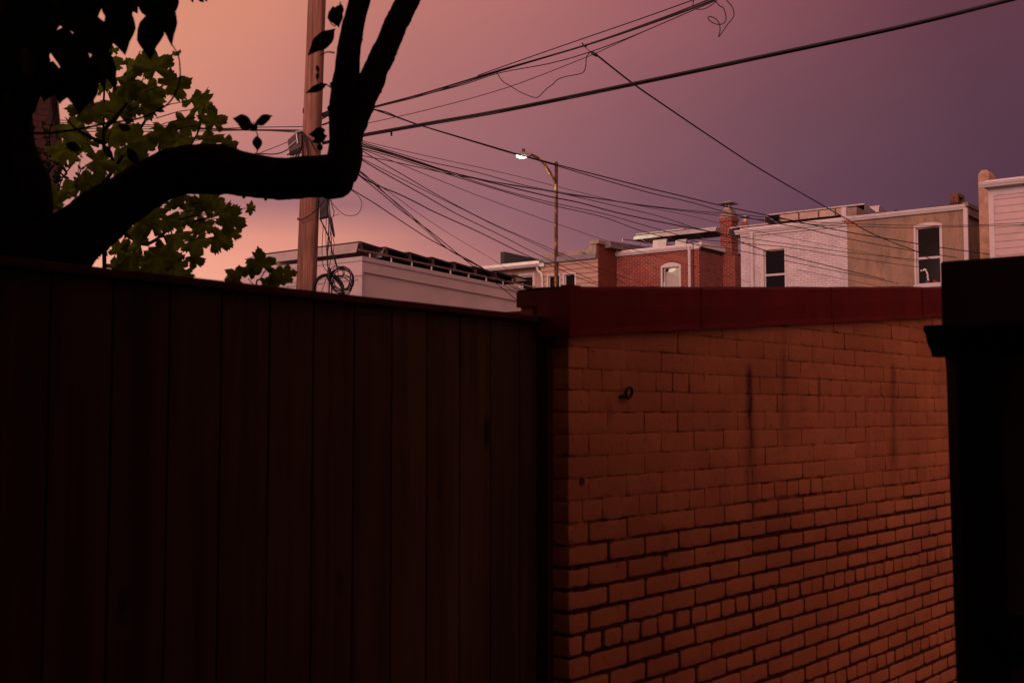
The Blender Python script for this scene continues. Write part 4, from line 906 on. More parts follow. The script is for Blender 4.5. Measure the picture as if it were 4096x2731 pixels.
mb = MB(); bP, zP = fq.ha(2002, 1008, 1.2); bP2 = fq.ha(2017, 1008, 1.2)[0]; mb.box(fq, 1.2, 7, bP2, bP, zQt, zP, lambda a, b: zP - .03 * (a - 1.2)); mb.build('roof_parapet', plain('dark_roof_felt', (.035, .03, .033), .8, .3), lh)
mb = MB(); mb.box(fq, .6, 7, -.02, wQ - .3, zQt + .05, zQt + .2, lambda a, b: zQt + .20 + .04 * a); mb.build('roof', plain('pinkish_roof_edge', (.34, .22, .20), .9, .45, 4), lh)

# ---- pale siding house at far right
Yr_ = 24.8; fz = at0(3978, Yr_)
ps = thing('pale_siding_house', tuple(fz.p(0, 0, 0)), 'pale pink siding house corner with white gutter at the right edge of the photo', 'house')
fzr = Fr(fz.p(0, 0, 0)); wZ = 5.0
zZb = fz.ha(3978, 752, -.05)[1]; zZt = fz.ha(3978, 727, -.15)[1]
mbz = MB(); q = fzr.p
mbz.face([q(0, 0, 0), q(0, -wZ, 0), q(0, -wZ, zZb), q(0, 0, zZb)], [(0, 0), (wZ, 0), (wZ, zZb), (0, zZb)]); mbz.face([q(9, 0, 0), q(0, 0, 0), q(0, 0, zZb), q(9, 0, zZb)], [(-9, 0), (0, 0), (0, zZb), (-9, zZb)]); mbz.face([q(0, -wZ, 0), q(9, -wZ, 0), q(9, -wZ, zZb), q(0, -wZ, zZb)], [(0, 0), (9, 0), (9, zZb), (0, zZb)]); mbz.face([q(9, -wZ, 0), q(9, 0, 0), q(9, 0, zZb), q(9, -wZ, zZb)], [(0, 0), (wZ, 0), (wZ, zZb), (0, zZb)])
mbz.build('wall', MT['palesiding'], ps)
mb = MB(); mb.box(fzr, -.02, .1, -.10, .01, 0, zZb - .0); mb.box(fzr, -.016, .0, -wZ, -.10, zZb - .16, zZb); mb.build('corner_trim', MT['white'], ps)
gutter(fzr, ps, -wZ, .14, zZt, zZt - .11, a=-.15, out=.12); mb = MB(); mb.box(fzr, -.15, .3, -wZ, .06, zZb, zZt - .0); mb.box(fzr, -.14, 9, -wZ, .04, zZt, zZt + .05); mb.build('soffit', MT['white'], ps)

# ---- roof solar arrays
SP = 'solar panel rows on the flat roofs'
for (x0, x1, y, a, zr, dfl, npn, lab) in ((2869, 2540, 928, 1.4, zRt, True, 3, 'long bright backed solar panel row in front of the red house chimney'),
                                     (2736, 2543, 925, 3.0, zRt + .05, False, 2, 'thin solar panel edge rising behind the bright row on the red house roof')):
    b0_, z0_ = frd.ha(x0, 914 if dfl else 916, a); b1_, z1_ = frd.ha(x1, 937 if dfl else 934, a)
    panel_row(frd, a, b0_, b1_, (z0_ + z1_) / 2, (z0_ + z1_) / 2 - (.19 if dfl else .12), dfl, 8, 1.0, lab, SP, npn)
for (x0, x1, lab) in ((2671, 2617, 'short bright deflector piece low on the red house roof, left one'), (2750, 2707, 'short bright deflector piece low on the red house roof, right one')):
    b0_, z0_ = frd.ha(x0, 957, .7); b1_, z1_ = frd.ha(x1, 959, .7); z_ = frd.ha(x0, 955, .7)[1]
    dfo = thing('wind_deflector', tuple(frd.p(.7, b0_, zRt)), lab, 'deflector'); mb = MB(); mb.prism([frd.p(.7, b0_, z_), frd.p(.62, b0_, z_ - .02), frd.p(.56, b0_, zRt + .03), frd.p(.72, b0_, zRt + .03)], frd.e2 * (b1_ - b0_)); mb.build('sheet', MT['galv'], dfo)
rl_ = thing('roof_rail', tuple(frd.p(.5, wR - .4, zRt)), 'thin mounting rail on little feet across the left of the red house roof', 'rail')
ra0, rz0 = frd.hb(2490, 958, wR - .35); ra1, rz1 = frd.hb(2690, 984, wR - .35)
mb = MB(); A0 = P(2490, 957, 40.0); A1 = P(2695, 981, 44.5); mb.tube([A0, A1], .025, 6); mb.build('bar', MT['alu'], rl_)
mb = MB()
for i in range(7):
    c = A0.lerp(A1, i / 6); mb = MB(); mb.tube([c, c - Vector((0, 0, .09)), c - Vector((.06, .05, .16))], .018, 5); mb.build('foot', MT['alu'], rl_)
# white house array
b0_, z0_ = fw_.ha(3388, 812, 1.0); b1_, z1_ = fw_.ha(3062, 868, 1.0); zz = (z0_ + z1_) / 2
panel_row(fw_, 1.0, b0_ - .5, b1_, zz, zWt + .02, False, 8, 1.05, 'raised white edged solar panel row on the white brick house roof', SP, 3)
mb = MB(); zzz = zz - .26; mb.box(fw_, .93, .96, b0_ + .1, b1_ - .45, zzz, zz - .07); db = thing('panel_backing', tuple(fw_.p(1.0, b0_, zWt)), 'cream backing strip with posts under the raised panels on the white house', 'backing'); mb.build('strip', plain('cream_backing', (.50, .38, .30), .6, .3), db)
mb = MB()
for t in (.02, .33, .64, .9):
    mb = MB(); bb3 = b1_ - .45 - (b1_ - .45 - b0_ - .1) * t; mb.box(fw_, .90, .928, bb3, bb3 + .03, zzz - .02, zz - .05); mb.build('post', MT['brown'], db)
mb = MB(); mb.box(fw_, 1.05, 1.1, b0_ + .1, b1_ - .45, zWt + .0, zzz + .05); mb.build('shade_sheet', MT['black'], db)  # black sheet added for the shade under the raised panels
b0_, z0_ = fw_.ha(3072, 888, .8); b1_, z1_ = fw_.ha(2955, 911, .8)
panel_row(fw_, .8, b0_, b1_ + .3, (z0_ + z1_) / 2, zWt + .0, False, 8, 1.0, 'low solar panel strip at the left end of the white house roof', SP, 2)
b0_, z0_ = fw_.ha(3520, 822, 3.5); b1_, z1_ = fw_.ha(3400, 816, 3.5)
panel_row(fw_, 3.5, b0_, b1_, z0_ + .0, z0_ - .25, True, 10, .9, 'pair of tilted panels standing above the parapet behind the beige house', SP, 2, MT['alu'])
# clay flue between chimney and array
fl_ = thing('clay_flue', tuple(P(2981, 905, 38.5)), 'small orange clay flue with metal hood between red chimney and white house roof', 'flue')
mb = MB(); c = P(2981, 940, 38.5); top = P(2981, 888, 38.5); hh = (top - c).z; mb.lathe(c, [(.12, -.5), (.12, 0), (.10, hh)], 12); mb.build('pipe', MT['tile'], fl_, True)
mb = MB(); mb.lathe(top, [(.08, 0), (.085, .09), (.05, .14), (.04, .16)], 12); mb.lathe(top + Vector((0, 0, .17)), [(.02, 0), (.15, 0.0), (.06, .05)], 12); mb.build('hood', MT['galv'], fl_, True)

# ================================================================ white panelled garage with solar array
fg = at0(1444, 20.0)
ga = thing('panelled_garage', tuple(fg.p(0, 0, 0)), 'long pale metal clad garage under a dark solar array right of the utility pole', 'garage')
zg0 = fg.ha(1444, 1028)[1]; aE = 7.5; _aa, zgE = fg.hb(2079, 1155); sl = (zgE - zg0) / _aa
zf = lambda a, b=0: zg0 + sl * max(a, 0)
bW = 3.6
mb = MB(); mb.box(fg, 0, aE, 0, bW, 0, zg0 - .02, lambda a, b: zf(a) - .03); mb.build('wall', MT['shedpanel'], ga)
band = MB(); h1 = .33
q = fg.p
band.box(fg, -.035, -.001, -.035, bW, zg0 - .33, zg0, None)
ft_ = lambda a: zf(a)
for (o0, o1_, top, bot) in ((-.035, -.001, 0, .27), ):
    band.face([q(-.001, o0, zf(0) - bot), q(aE, o0, zf(aE) - bot), q(aE, o0, zf(aE) - top), q(-.001, o0, zf(0) - top)])
    band.face([q(-.001, o0, zf(0) - top), q(aE, o0, zf(aE) - top), q(aE, .0, zf(aE) - top), q(-.001, .0, zf(0) - top)])
    band.face([q(-.001, 0, zf(0) - bot), q(aE, 0, zf(aE) - bot), q(aE, o0, zf(aE) - bot), q(-.001, o0, zf(0) - bot)])
band.build('parapet_band', MT['shedpanel'], ga)
lip = MB(); lip.face([q(-.05, -.055, zg0 - .075), q(aE, -.055, zf(aE) - .075), q(aE, -.055, zf(aE) + .004), q(-.05, -.055, zg0 + .004)]); lip.face([q(-.05, -.055, zg0 + .004), q(aE, -.055, zf(aE) + .004), q(aE, .06, zf(aE) + .004), q(-.05, .06, zg0 + .004)]); lip.face([q(-.05, -.036, zg0 - .075), q(aE, -.036, zf(aE) - .075), q(aE, -.055, zf(aE) - .075), q(-.05, -.055, zg0 - .075)])
lip.box(fg, -.05, -.036, -.055, bW, zg0 - .075, zg0 + .004); lip.build('drip_edge', MT['white'], ga)
trim = MB(); trim.box(fg, -.02, -.001, .0, .09, 0, zg0 - .331); trim.box(fg, -.02, 0.0, -.02, -.001, 0, zg0 - .331); trim.box(fg, -.02, -.001, .09, bW, zg0 - .40, zg0 - .331)
x = .30
for i in range(6):
    trim.box(fg, -.018, -.001, x, x + .06, 0, zg0 - .401); x += .56
trim.build('battens', MT['white'], ga)
# array: rows across E2, stepping back along E1
SG = 'tilted solar panels along the garage roof'
ord_ = ['first', 'second', 'third', 'fourth', 'fifth', 'sixth', 'seventh', 'farthest eighth']
proto = None
for i in range(8):
    a = .12 + i * .64; z = zf(a) + .31
    if i == 0:
        proto = panel_row(fg, a, .16, 3.1, z, zf(a) + .06, True, 6, .66, '', SG, 3, None, True); o_ = proto
    else:
        o_ = copy_tree(proto); o_.location = proto.location + E1 * (i * .64) + Vector((0, 0, zf(a) - zf(.12)))
    if i > 1:
        for ch in list(o_.children):
            if ch.name.startswith('wind_deflector'): ch.data = ch.data.copy(); ch.data.materials[0] = MT['black']
    o_['label'] = ('%s dark solar panel row on the pale garage, counted from its near left corner' % ord_[i]) if i else 'nearest solar panel row on the pale garage, with bright deflector above its left wall'
mr = thing('mounting_rail', tuple(fg.p(0, .1, zg0)), 'long grey rail on short posts under the edge of the garage solar array', 'rail')
mb = MB(); mb.tube([fg.p(-.02, .06, zf(0) + .13), fg.p(5.2, .06, zf(5.2) + .11)], .018, 6); mb.build('bar', MT['railbrown'], mr)
mb = MB()
for i in range(9):
    a = .25 + i * .55; mb = MB(); mb.lathe(fg.p(a, .06, zf(a)), [(.045, 0), (.04, .02), (.015, .03), (.015, .10)], 8); mb.build('post', MT['shedpanel'], mr)
# ================================================================ dark brick building at far left
fk = at0(165, 12.5); fk = Fr(fk.O, Vector((-.35, .94, 0)).normalized(), Vector((-.94, -.35, 0)).normalized()); dk = thing('dark_brick_house', tuple(fk.p(0, 0, 0)), 'narrow slice of dark red brick house corner seen left of the sycamore leaves', 'house')
zk = P(165, 320, 12.5).z; mb = MB(); mb.box(fk, 0, 5, 0, 4, 0, zk); mb.build('wall', MT['darkbrick'], dk)
mb = MB(); mb.box(fk, -.08, 5, -.06, 4, zk, zk + .12); mb.build('cornice', MT['conc'], dk)

# ================================================================ utility pole
def polemat():
    m, t, b = newmat('weathered_pole_wood'); f = tnoise(t, 22, 8, rough=.7, stretch=(1, 1, .03)); f2 = tnoise(t, 3, 6, stretch=(1, 1, .3))
    col = mix_rgb(t, step(t, f, .40, .60), (.38, .19, .125), (.15, .07, .05)); col = mix_rgb(t, step(t, f2, .5, .7), col, (.19, .085, .06))
    t.links.new(col, b.inputs['Base Color']); b.inputs['Roughness'].default_value = .9; bump(t, b, f, .8, .01); return m
YP = 16.0
c0 = D(728, 0, YP); c1 = D(704.5, 640, YP); dr = (c0 - c1) / (c0.z - c1.z)
def polec(z): return c1 + dr * (z - c1.z)
up_ = thing('utility_pole', tuple(polec(0)), 'tall leaning wooden utility pole crossed by the tree limb, hung with cables', 'utility pole')
mb = MB(); rr0 = px2m(24, YP); rr1 = px2m(21, YP)
mb.tube([polec(z) for z in (-.3, 1, 2, 3, 4, 5, 6, 7, 8, 9.5, 11)], [rr0 + (rr1 - rr0) * (z - 2) / 5 for z in (0, 1, 2, 3, 4, 5, 6, 7, 8, 9.5, 11)], 24); mb.build('pole', polemat(), up_, True)
XF = Fr((0, 0), Vector((0, 1, 0)), Vector((-1, 0, 0)))
def pbox(name, x0, y0, x1, y1, Y, dep, m, parent, bev=.01):
    a = P(x0, y1, Y); b = P(x1, y0, Y); mb = MB(); mb.box(WF, a.y - dep / 2, a.y + dep / 2, -b.x, -a.x, a.z, b.z); return mb.build(name, m, parent, bevel=bev)
pbox('tag_plate', 1211, 435, 1221, 453, YP - .05, .03, MT['metal_black'], up_, .002)
# bracket on the right
mb = MB(); a = P(1288, 466, YP); b = P(1312, 448, YP - .1); mb.prism([a, a + Vector((0, 0, .05)), b + Vector((.02, 0, .03)), b + Vector((.03, 0, -.05))], Vector((0, .05, 0))); mb.tube([P(1288, 476, YP), P(1330, 452, YP - .15)], .012, 6); mb.build('bracket', MT['metal_black'], up_)
# terminal box on the left, tilted
def quadbox(pts, Y, dep, m, name, parent):
    f_ = [P(x, y, Y) for x, y in pts]; mb = MB(); mb.prism(list(reversed(f_)), Vector((0, dep, 0))); return mb.build(name, m, parent, bevel=.008)
MT['boxgrey'] = plain('grey_terminal_box', (.10, .062, .06), .6, .3, 8)
tb_ = quadbox([(1150, 560), (1182, 532), (1206, 530), (1206, 590), (1158, 610), (1153, 596)], YP - .12, .18, MT['boxgrey'], 'terminal_box', up_)
mb = MB(); mb.tube([P(1186, 534, YP - .14), P(1191, 575, YP - .14)], .012, 6); mb.tube([P(1180, 531, YP - .14), P(1207, 523, YP - .14)], .018, 6); mb.tube([P(1152, 590, YP - .14), P(1185, 563, YP - .14)], .006, 5); mb.build('box_strap', MT['alu'], tb_)
quadbox([(1174, 523), (1206, 519), (1208, 532), (1184, 536)], YP - .1, .12, MT['metal_black'], 'cable_clamp', up_)
mb = MB()
for (x0, y0, x1, y1) in ((1156, 614, 1206, 598), (1148, 620, 1204, 604), (1160, 622, 1206, 610), (1182, 628, 1202, 596), (1192, 628, 1205, 598), (1170, 624, 1196, 604)): mb.tube([P(x0, y0, YP - .1), P(x1, y1, YP - .12)], .011, 5)
mb.build('bracket_bars', MT['metal_black'], up_)
quadbox([(1276, 788), (1308, 784), (1309, 866), (1278, 873)], YP - .1, .14, MT['metal_black'], 'splice_box', up_)
mb = MB(); mb.tube([P(x, y, YP - .18) for x, y in ((1210, 532), (1222, 560), (1231, 600), (1232, 628))], .016, 6); mb.tube([P(x, y, YP - .18) for x, y in ((1208, 530), (1240, 560), (1266, 610))], .012, 6); mb.tube([P(x, y, YP - .16) for x, y in ((1206, 532), (1216, 545), (1214, 620), (1210, 640))], .010, 6)
mb.build('riser_cables', MT['cable'], up_)
mb = MB(); mb.tube([P(x, y, YP - .2) for x, y in ((1192, 880), (1210, 878), (1240, 862), (1270, 835), (1300, 800))], .008, 6); mb.lathe(P(1192, 880, YP - .2), [(.012, 0), (.012, .03)], 6); mb.build('pole_band', MT['cable'], up_)

# ================================================================ street lamp
YL = 38.0; rustm, t, b = newmat('rusty_yellow_paint'); f = tnoise(t, 4.5, 10, rough=.75, stretch=(1, 1, .6))
t.links.new(mix_rgb(t, step(t, f, .44, .50), (.40, .20, .025), (.07, .018, .010)), b.inputs['Base Color']); b.inputs['Roughness'].default_value = .75
pm_ = rustm.copy(); pm_.name = 'rusty_lamp_pole_paint'
for n_ in pm_.node_tree.nodes:
    if n_.bl_idname == 'ShaderNodeMapRange': n_.inputs['From Min'].default_value = .38; n_.inputs['From Max'].default_value = .46
lp = thing('street_lamp', tuple(P(2224, 1300, YL) * 1 - Vector((0, 0, P(2224, 1300, YL).z))), 'rusty yellow street lamp with its curved arm and lit white lens', 'street lamp')
base = P(2224, 1146, YL); top = P(2225, 651, YL)
mb = MB(); zb = base.z; mb.tube([Vector((base.x, base.y, 0)), base, top], [.085, .062, .058], 14); mb.lathe(top, [(.064, -.04), (.066, 0), (.04, .03)], 14); mb.build('pole', pm_, lp, True)
armp = [(2222, 733), (2214, 716), (2200, 692), (2185, 668), (2172, 650), (2158, 637), (2142, 627), (2122, 618)]
p, r = resample([P(x, y, YL - .05) for x, y in armp], [.055, .055, .054, .052, .05, .05, .05, .05], 4); mb = MB(); mb.tube(p, r, 10); mb.build('arm', rustm, lp, True)
# cobra head
def hd(x, y, dy=0): return P(x, y, YL - .05 + dy)
mb = MB(); rows = []
for (x, yt, yb, w) in ((2124, 611, 628, .06), (2112, 608, 628, .09), (2098, 606, 626, .13), (2084, 606.5, 624, .16), (2072, 610, 621, .15), (2066, 615, 620, .08)):
    row = []
    for k in range(12):
        an = 2 * math.pi * k / 12; yy = (yt + yb) / 2 - (yb - yt) / 2 * math.sin(an); row.append(hd(x, yy, w * math.cos(an)))
    rows.append(row)
mb.grid(rows, None, True); mb.face(rows[0]); mb.face(list(reversed(rows[-1]))); mb.build('lamp_head', plain('grey_lamp_housing', (.30, .26, .25), .5), lp, True)
mb = MB(); mb.lathe(hd(2094, 606), [(.055, 0), (.06, .02), (.06, .075), (.045, .09)], 12); mb.build('photocell', plain('photocell_cap', (.12, .06, .06), .5), lp, True)
lens = MB(); rows = []
for (x, yc, h, w) in ((2065, 624, 1, .03), (2068, 624, 6, .12), (2078, 625, 9, .16), (2090, 626, 8.5, .16), (2100, 627, 5.5, .13), (2106, 628.5, 3, .08), (2112, 629, .8, .03)):
    rows.append([hd(x, yc - h * math.sin(2 * math.pi * k / 12), w * math.cos(2 * math.pi * k / 12)) for k in range(12)])
lens.grid(rows, None, True); lens.build('lens', emis('lit_lamp_lens', (1, 1, .82), 9), lp, True)
ld = bpy.data.lights.new('lamp_light', 'SPOT'); lo = bpy.data.objects.new('lamp_light', ld); COL.objects.link(lo); lo.parent = lp
ld.energy = 420; ld.color = (.90, 1, .62); ld.spot_size = math.radians(165); ld.spot_blend = .5; ld.shadow_soft_size = .12
lo.location = hd(2085, 636) - lp.location
# ================================================================ cables
def wire(pts, Y0, Y1, r, label, m='cable', name='overhead_cable', cat='cable', n=5, group='overhead cables', seg=6):
    L = [0]
    for i in range(1, len(pts)): L.append(L[-1] + math.hypot(pts[i][0] - pts[i - 1][0], pts[i][1] - pts[i - 1][1]))
    ws = []
    for (x, y), l in zip(pts, L):
        t = l / L[-1]; Y = 1 / ((1 - t) / Y0 + t / Y1); ws.append(P(x, y, Y))
    p, rr = resample(ws, [r] * len(ws), n) if len(ws) > 2 else (ws, [r] * len(ws)); mb = MB(); mb.tube(p, rr, seg)
    o = mb.build(name, MT[m], None, True); tag(o, label, cat, group); return o
def bundle(pts, Y0, Y1, strands, label, name='cable_bundle'):
    # several lashed strands as one thing; strands = (dx, dy offset in metres, radius, phase)
    L = [0]
    for i in range(1, len(pts)): L.append(L[-1] + math.hypot(pts[i][0] - pts[i - 1][0], pts[i][1] - pts[i - 1][1]))
    ws = []
    for (x, y), l in zip(pts, L): t = l / L[-1]; ws.append(P(x, y, 1 / ((1 - t) / Y0 + t / Y1)))
    p, _ = resample(ws, [1] * len(ws), 14); mb = MB()
    for (ofs, r, ph, tw_) in strands:
        q = [c + Vector((0, math.cos(ph + i * tw_) * ofs, math.sin(ph + i * tw_) * ofs)) for i, c in enumerate(p)]; mb.tube(q, r, 7)
    o = mb.build(name, MT['cable_lit'] if False else MT['cable'], None, True); tag(o, label, 'cable', 'overhead cables'); return o
bundle([(1290, 500), (1455, 441), (1670, 384), (1848, 331), (2000, 283), (2344, 181), (2643, 78), (2826, 8), (2960, -50)], 16, 11.8, [(.010, .011, 0, .05), (.013, .008, 3.2, .05), (.010, .003, 1.5, .3)], 'upper thick lashed cable bundle from the pole to the top edge, crossed by loops')
bundle([(1290, 571), (1428, 544), (1700, 496), (2022, 440), (2530, 337), (3048, 228), (3600, 110), (4096, -12), (4300, -65)], 16, 10.2, [(.008, .017, .4, .02), (.020, .008, 4.4, .02), (.026, .005, 4.9, .012), (.013, .0035, 0, .25)], 'thickest lower cable bundle running from the pole to the top right corner')
wire([(1911, 303), (2000, 271), (2330, 156), (2560, 77), (2790, -5), (2900, -40)], 14.6, 11.9, .0065, 'single cable running just above the upper lashed bundle')
wire([(1661, 388), (1848, 341), (2000, 292), (2201, 254), (2362, 208), (2536, 143), (2781, 38), (2860, 5)], 15.2, 12, .006, 'cable sagging just below the upper lashed bundle and meeting it near the loops')
wire([(1440, 500), (1700, 442), (2022, 353), (2344, 230), (2446, 185), (2640, 99), (2786, 36)], 16, 12, .005, 'thin reddish cable between the upper bundle and the thick lower bundle', 'cable_lit')
wire([(2330, 180), (2344, 193), (2362, 208)], 13.4, 13.4, .004, 'short wire tie between upper bundle and the diagonal house drop', name='wire_tie')
ins = thing('drop_clamp', tuple(P(2375, 214, 13.5)), 'small black clamp where the diagonal house drop leaves the upper bundle', 'clamp')
mb = MB(); a = P(2363, 208, 13.5); b = P(2392, 226, 13.5); mb.tube([a, a.lerp(b, .2), a.lerp(b, .5), a.lerp(b, .8), b], [.008, .02, .022, .02, .008], 8); mb.build('body', MT['metal_black'], ins, True)
mb = MB(); mb.tube([P(2328, 172, 13.4), P(2334, 182, 13.4), P(2344, 190, 13.4), P(2347, 184, 13.4), P(2340, 178, 13.4)], .008, 6); mb.build('hook', MT['metal_black'], ins, True)
wire([(2388, 222), (2529, 333), (2647, 415), (2848, 551), (3048, 681), (3293, 823), (3391, 879), (3480, 930), (3589, 977), (3660, 1003), (3719, 1035), (3735, 1040)], 13.5, 28, .0105, 'long diagonal house drop descending from the top centre to the beige house window')
wire([(1987, 290), (2009, 324), (2040, 344), (2085, 371), (2134, 390), (2154, 388), (2185, 357), (2210, 339), (2228, 321), (2259, 308), (2312, 298), (2335, 288), (2343, 263), (2347, 228), (2362, 208)], 14.3, 13.4, .0055, 'slack loose wire sagging in a wave under the upper bundle', name='loose_wire')
wire([(2777, -4), (2772, 22), (2786, 38), (2817, 36), (2848, 20), (2868, 2)], 12.1, 12, .0055, 'half round wire loop cut by the top edge around the upper bundle', name='wire_loop')
wire([(2859, 2), (2878, 24), (2893, 33), (2903, 60), (2903, 82), (2893, 95), (2875, 99), (2855, 94), (2838, 83), (2832, 71), (2844, 68), (2862, 76), (2875, 92), (2880, 110), (2879, 130), (2874, 148), (2882, 140), (2897, 118), (2912, 96), (2930, 76), (2936, 55), (2928, 28), (2912, 8), (2900, -8)], 12, 12, .0055, 'curly hanging wire tail with a small loop near the top edge', name='wire_loop')
wire([(1466, 430), (1491, 437), (1594, 472), (1674, 500), (1759, 525), (2022, 603), (2067, 616), (2165, 642), (2312, 681), (2388, 700), (2583, 750), (2705, 779), (2900, 826), (3089, 865), (3202, 889), (3388, 928), (3598, 963), (3757, 989), (3985, 1021)], 16, 25, .0095, 'house drop passing the lit street lamp and reaching the pale siding house')
wire([(1473, 433), (1545, 449), (1594, 470), (1680, 501), (1770, 530), (2022, 606), (2107, 629), (2232, 665), (2348, 700), (2521, 750), (2621, 777), (2770, 811), (2946, 861), (3096, 891), (3237, 919), (3388, 954), (3598, 994), (3827, 1031)], 16, 27, .008, 'house drop just under the one passing the street lamp, ending behind the right gutter')
wire([(1424, 557), (1612, 603), (2022, 694), (2234, 748), (2445, 800), (2537, 819), (2766, 865), (2900, 899), (2984, 916), (3153, 951), (3388, 996), (3519, 1021), (3677, 1049)], 16, 28.4, .0045, 'thinnest topmost cable of the fan spreading right from the pole', 'cable_lit')
wire([(1424, 562), (1549, 600), (1696, 643), (1893, 686), (2100, 742), (2257, 772), (2414, 797), (2544, 817), (2736, 840), (2965, 859), (3075, 871), (3265, 889), (3598, 901), (3880, 901), (4130, 889)], 16, 24.5, .006, 'upper of two nearly level cables over the beige house window to the right edge')
wire([(1417, 618), (1563, 645), (1759, 688), (1900, 715), (2100, 748), (2257, 776), (2445, 803), (2544, 819), (2755, 847), (2946, 869), (3146, 888), (3321, 903), (3396, 905), (3701, 911), (4130, 898)], 16, 24.5, .006, 'lower of two nearly level cables over the beige house window to the right edge')
wire([(1424, 569), (1536, 603), (1661, 643), (1803, 689), (2000, 739), (2200, 787), (2319, 811), (2468, 851), (2621, 884), (2774, 914), (2869, 934), (2957, 965), (3054, 1000), (3146, 1022), (3388, 1082), (3598, 1131), (3656, 1144)], 16, 31, .011, 'thickest cable of the fan, running low across the white house to the wall top')
wire([(1422, 576), (1580, 620), (1781, 683), (2000, 733), (2234, 772), (2414, 813), (2636, 865), (2797, 916), (2965, 949), (3075, 965), (3226, 986), (3388, 1009), (3598, 1032), (3677, 1040)], 16, 28.3, .0065, 'cable from the pole over the red chimney base to the beige house window')
wire([(1422, 580), (1540, 612), (1790, 690), (2010, 760), (2200, 809), (2414, 855), (2583, 903), (2755, 949), (2900, 968), (3146, 989), (3388, 1028), (3598, 1058), (3677, 1068)], 16, 28.3, .0065, 'cable crossing the white house and meeting the beige window frame at middle height')
wire([(1422, 588), (1560, 625), (1800, 700), (2010, 765), (2200, 819), (2414, 869), (2567, 924), (2774, 976), (2900, 992), (3054, 1023), (3146, 1044), (3388, 1093), (3598, 1134), (3650, 1144)], 16, 30, .0075, 'cable crossing the middle of the white house window toward the beige house')
wire([(2774, 976), (2900, 1013), (3061, 1051), (3251, 1091), (3388, 1119), (3524, 1147)], 34, 29, .006, 'lower cable crossing the white house from the red house gutter')
wire([(1422, 587), (1589, 652), (1705, 700), (1900, 778), (2096, 850), (2222, 894), (2300, 920), (2395, 953), (2583, 1014), (2774, 1067), (2963, 1119), (3061, 1144)], 16, 33, .0055, 'thin cable crossing the red brick wall above its arched window', 'cable_lit')
wire([(1420, 585), (1513, 643), (1612, 700), (1740, 775), (1879, 850), (1991, 904), (2120, 960), (2222, 1004), (2300, 1038), (2391, 1071), (2590, 1142)], 16, 35, .007, 'cable crossing the brick strip and ending left of the lit window')
wire([(1417, 618), (1497, 660), (1576, 700), (1730, 778), (1872, 848), (1985, 905), (2079, 947), (2222, 1016), (2300, 1052), (2410, 1094), (2517, 1142)], 16, 35, .006, 'cable just left of the one ending by the lit window')
wire([(1417, 620), (1480, 660), (1549, 700), (1690, 778), (1816, 850), (1896, 890), (2010, 945), (2131, 1008), (2300, 1088), (2418, 1144)], 16, 35, .0085, 'cable ending at the brick strip foot, crossing the lamp pole low')
wire([(1419, 674), (1437, 700), (1475, 725), (1517, 745), (1600, 779), (1670, 813), (1742, 850), (1921, 931), (2096, 1017), (2200, 1060), (2300, 1105), (2397, 1142)], 16, 35, .010, 'thick dark cable crossing the two white siding windows')
wire([(1420, 665), (1450, 694), (1517, 742), (1600, 800), (1668, 850), (1802, 938), (1956, 1029), (2026, 1075), (2140, 1142)], 16, 33, .0045, 'very thin greenish cable over the garage array toward the lamp pole foot', 'cable_lit')
wire([(1418, 682), (1437, 703), (1475, 733), (1540, 786), (1605, 842), (1680, 896), (1746, 945), (1886, 1060), (1974, 1124), (2085, 1216)], 16, 22, .007, 'steepest cable of the left fan, dropping over the garage wall')
wire([(1419, 676), (1465, 710), (1530, 766), (1600, 824), (1635, 854), (1720, 930), (1802, 1003), (1921, 1066), (2085, 1170)], 16, 22, .007, 'upper of the steep cables descending over the garage solar rows')
wire([(1421, 670), (1465, 703), (1530, 763), (1600, 830), (1624, 852), (1700, 920), (1781, 990), (1903, 1055), (2085, 1190)], 16, 22, .0045, 'thin steep cable squeezed between the two steep cables over the array', 'cable_lit')
wire([(1380, 740), (1398, 753), (1496, 812), (1553, 850), (1710, 952), (1805, 1003), (1868, 1041), (2000, 1110), (2085, 1160)], 16, 22, .0075, 'lowest cable leaving the pole under the tree limb')
# left of the pole
wire([(-60, 470), (165, 478), (299, 484), (714, 507), (933, 519), (1018, 519), (1205, 521)], 22, 16, .0075, 'topmost of the level cables between sycamore and pole')
wire([(-60, 483), (165, 487), (300, 493), (720, 513), (940, 517), (1178, 529), (1205, 531)], 22, 16, .006, 'second level cable left of the pole')
wire([(-60, 514), (165, 515), (700, 517), (940, 521), (1160, 525)], 22, 16, .006, 'third level cable left of the pole, straight behind the leaves')
wire([(-60, 527), (165, 526), (700, 526), (930, 522), (1018, 521), (1180, 524)], 22, 16, .008, 'lowest thick level cable left of the pole')
wire([(700, 519), (900, 514), (1020, 510), (1215, 507)], 18, 16, .006, 'lone level cable reaching the pole above the terminal box')
wire([(1031, 616), (1090, 593), (1130, 577), (1152, 568)], 16, 16, .005, 'thin guy wire rising to the terminal box', name='guy_wire', cat='wire')
wire([(1020, 614), (1060, 616), (1094, 617), (1125, 611), (1152, 598)], 16, 15.9, .0085, 'thick cable curving up into the terminal box bottom', name='box_cable')
wire([(1473, 442), (1462, 458), (1460, 478), (1463, 500), (1457, 522), (1451, 540), (1450, 560), (1449, 580), (1443, 597), (1417, 618)], 16, 16, .0055, 'loose wire hanging in a curve right of the forked limb', name='loose_wire')
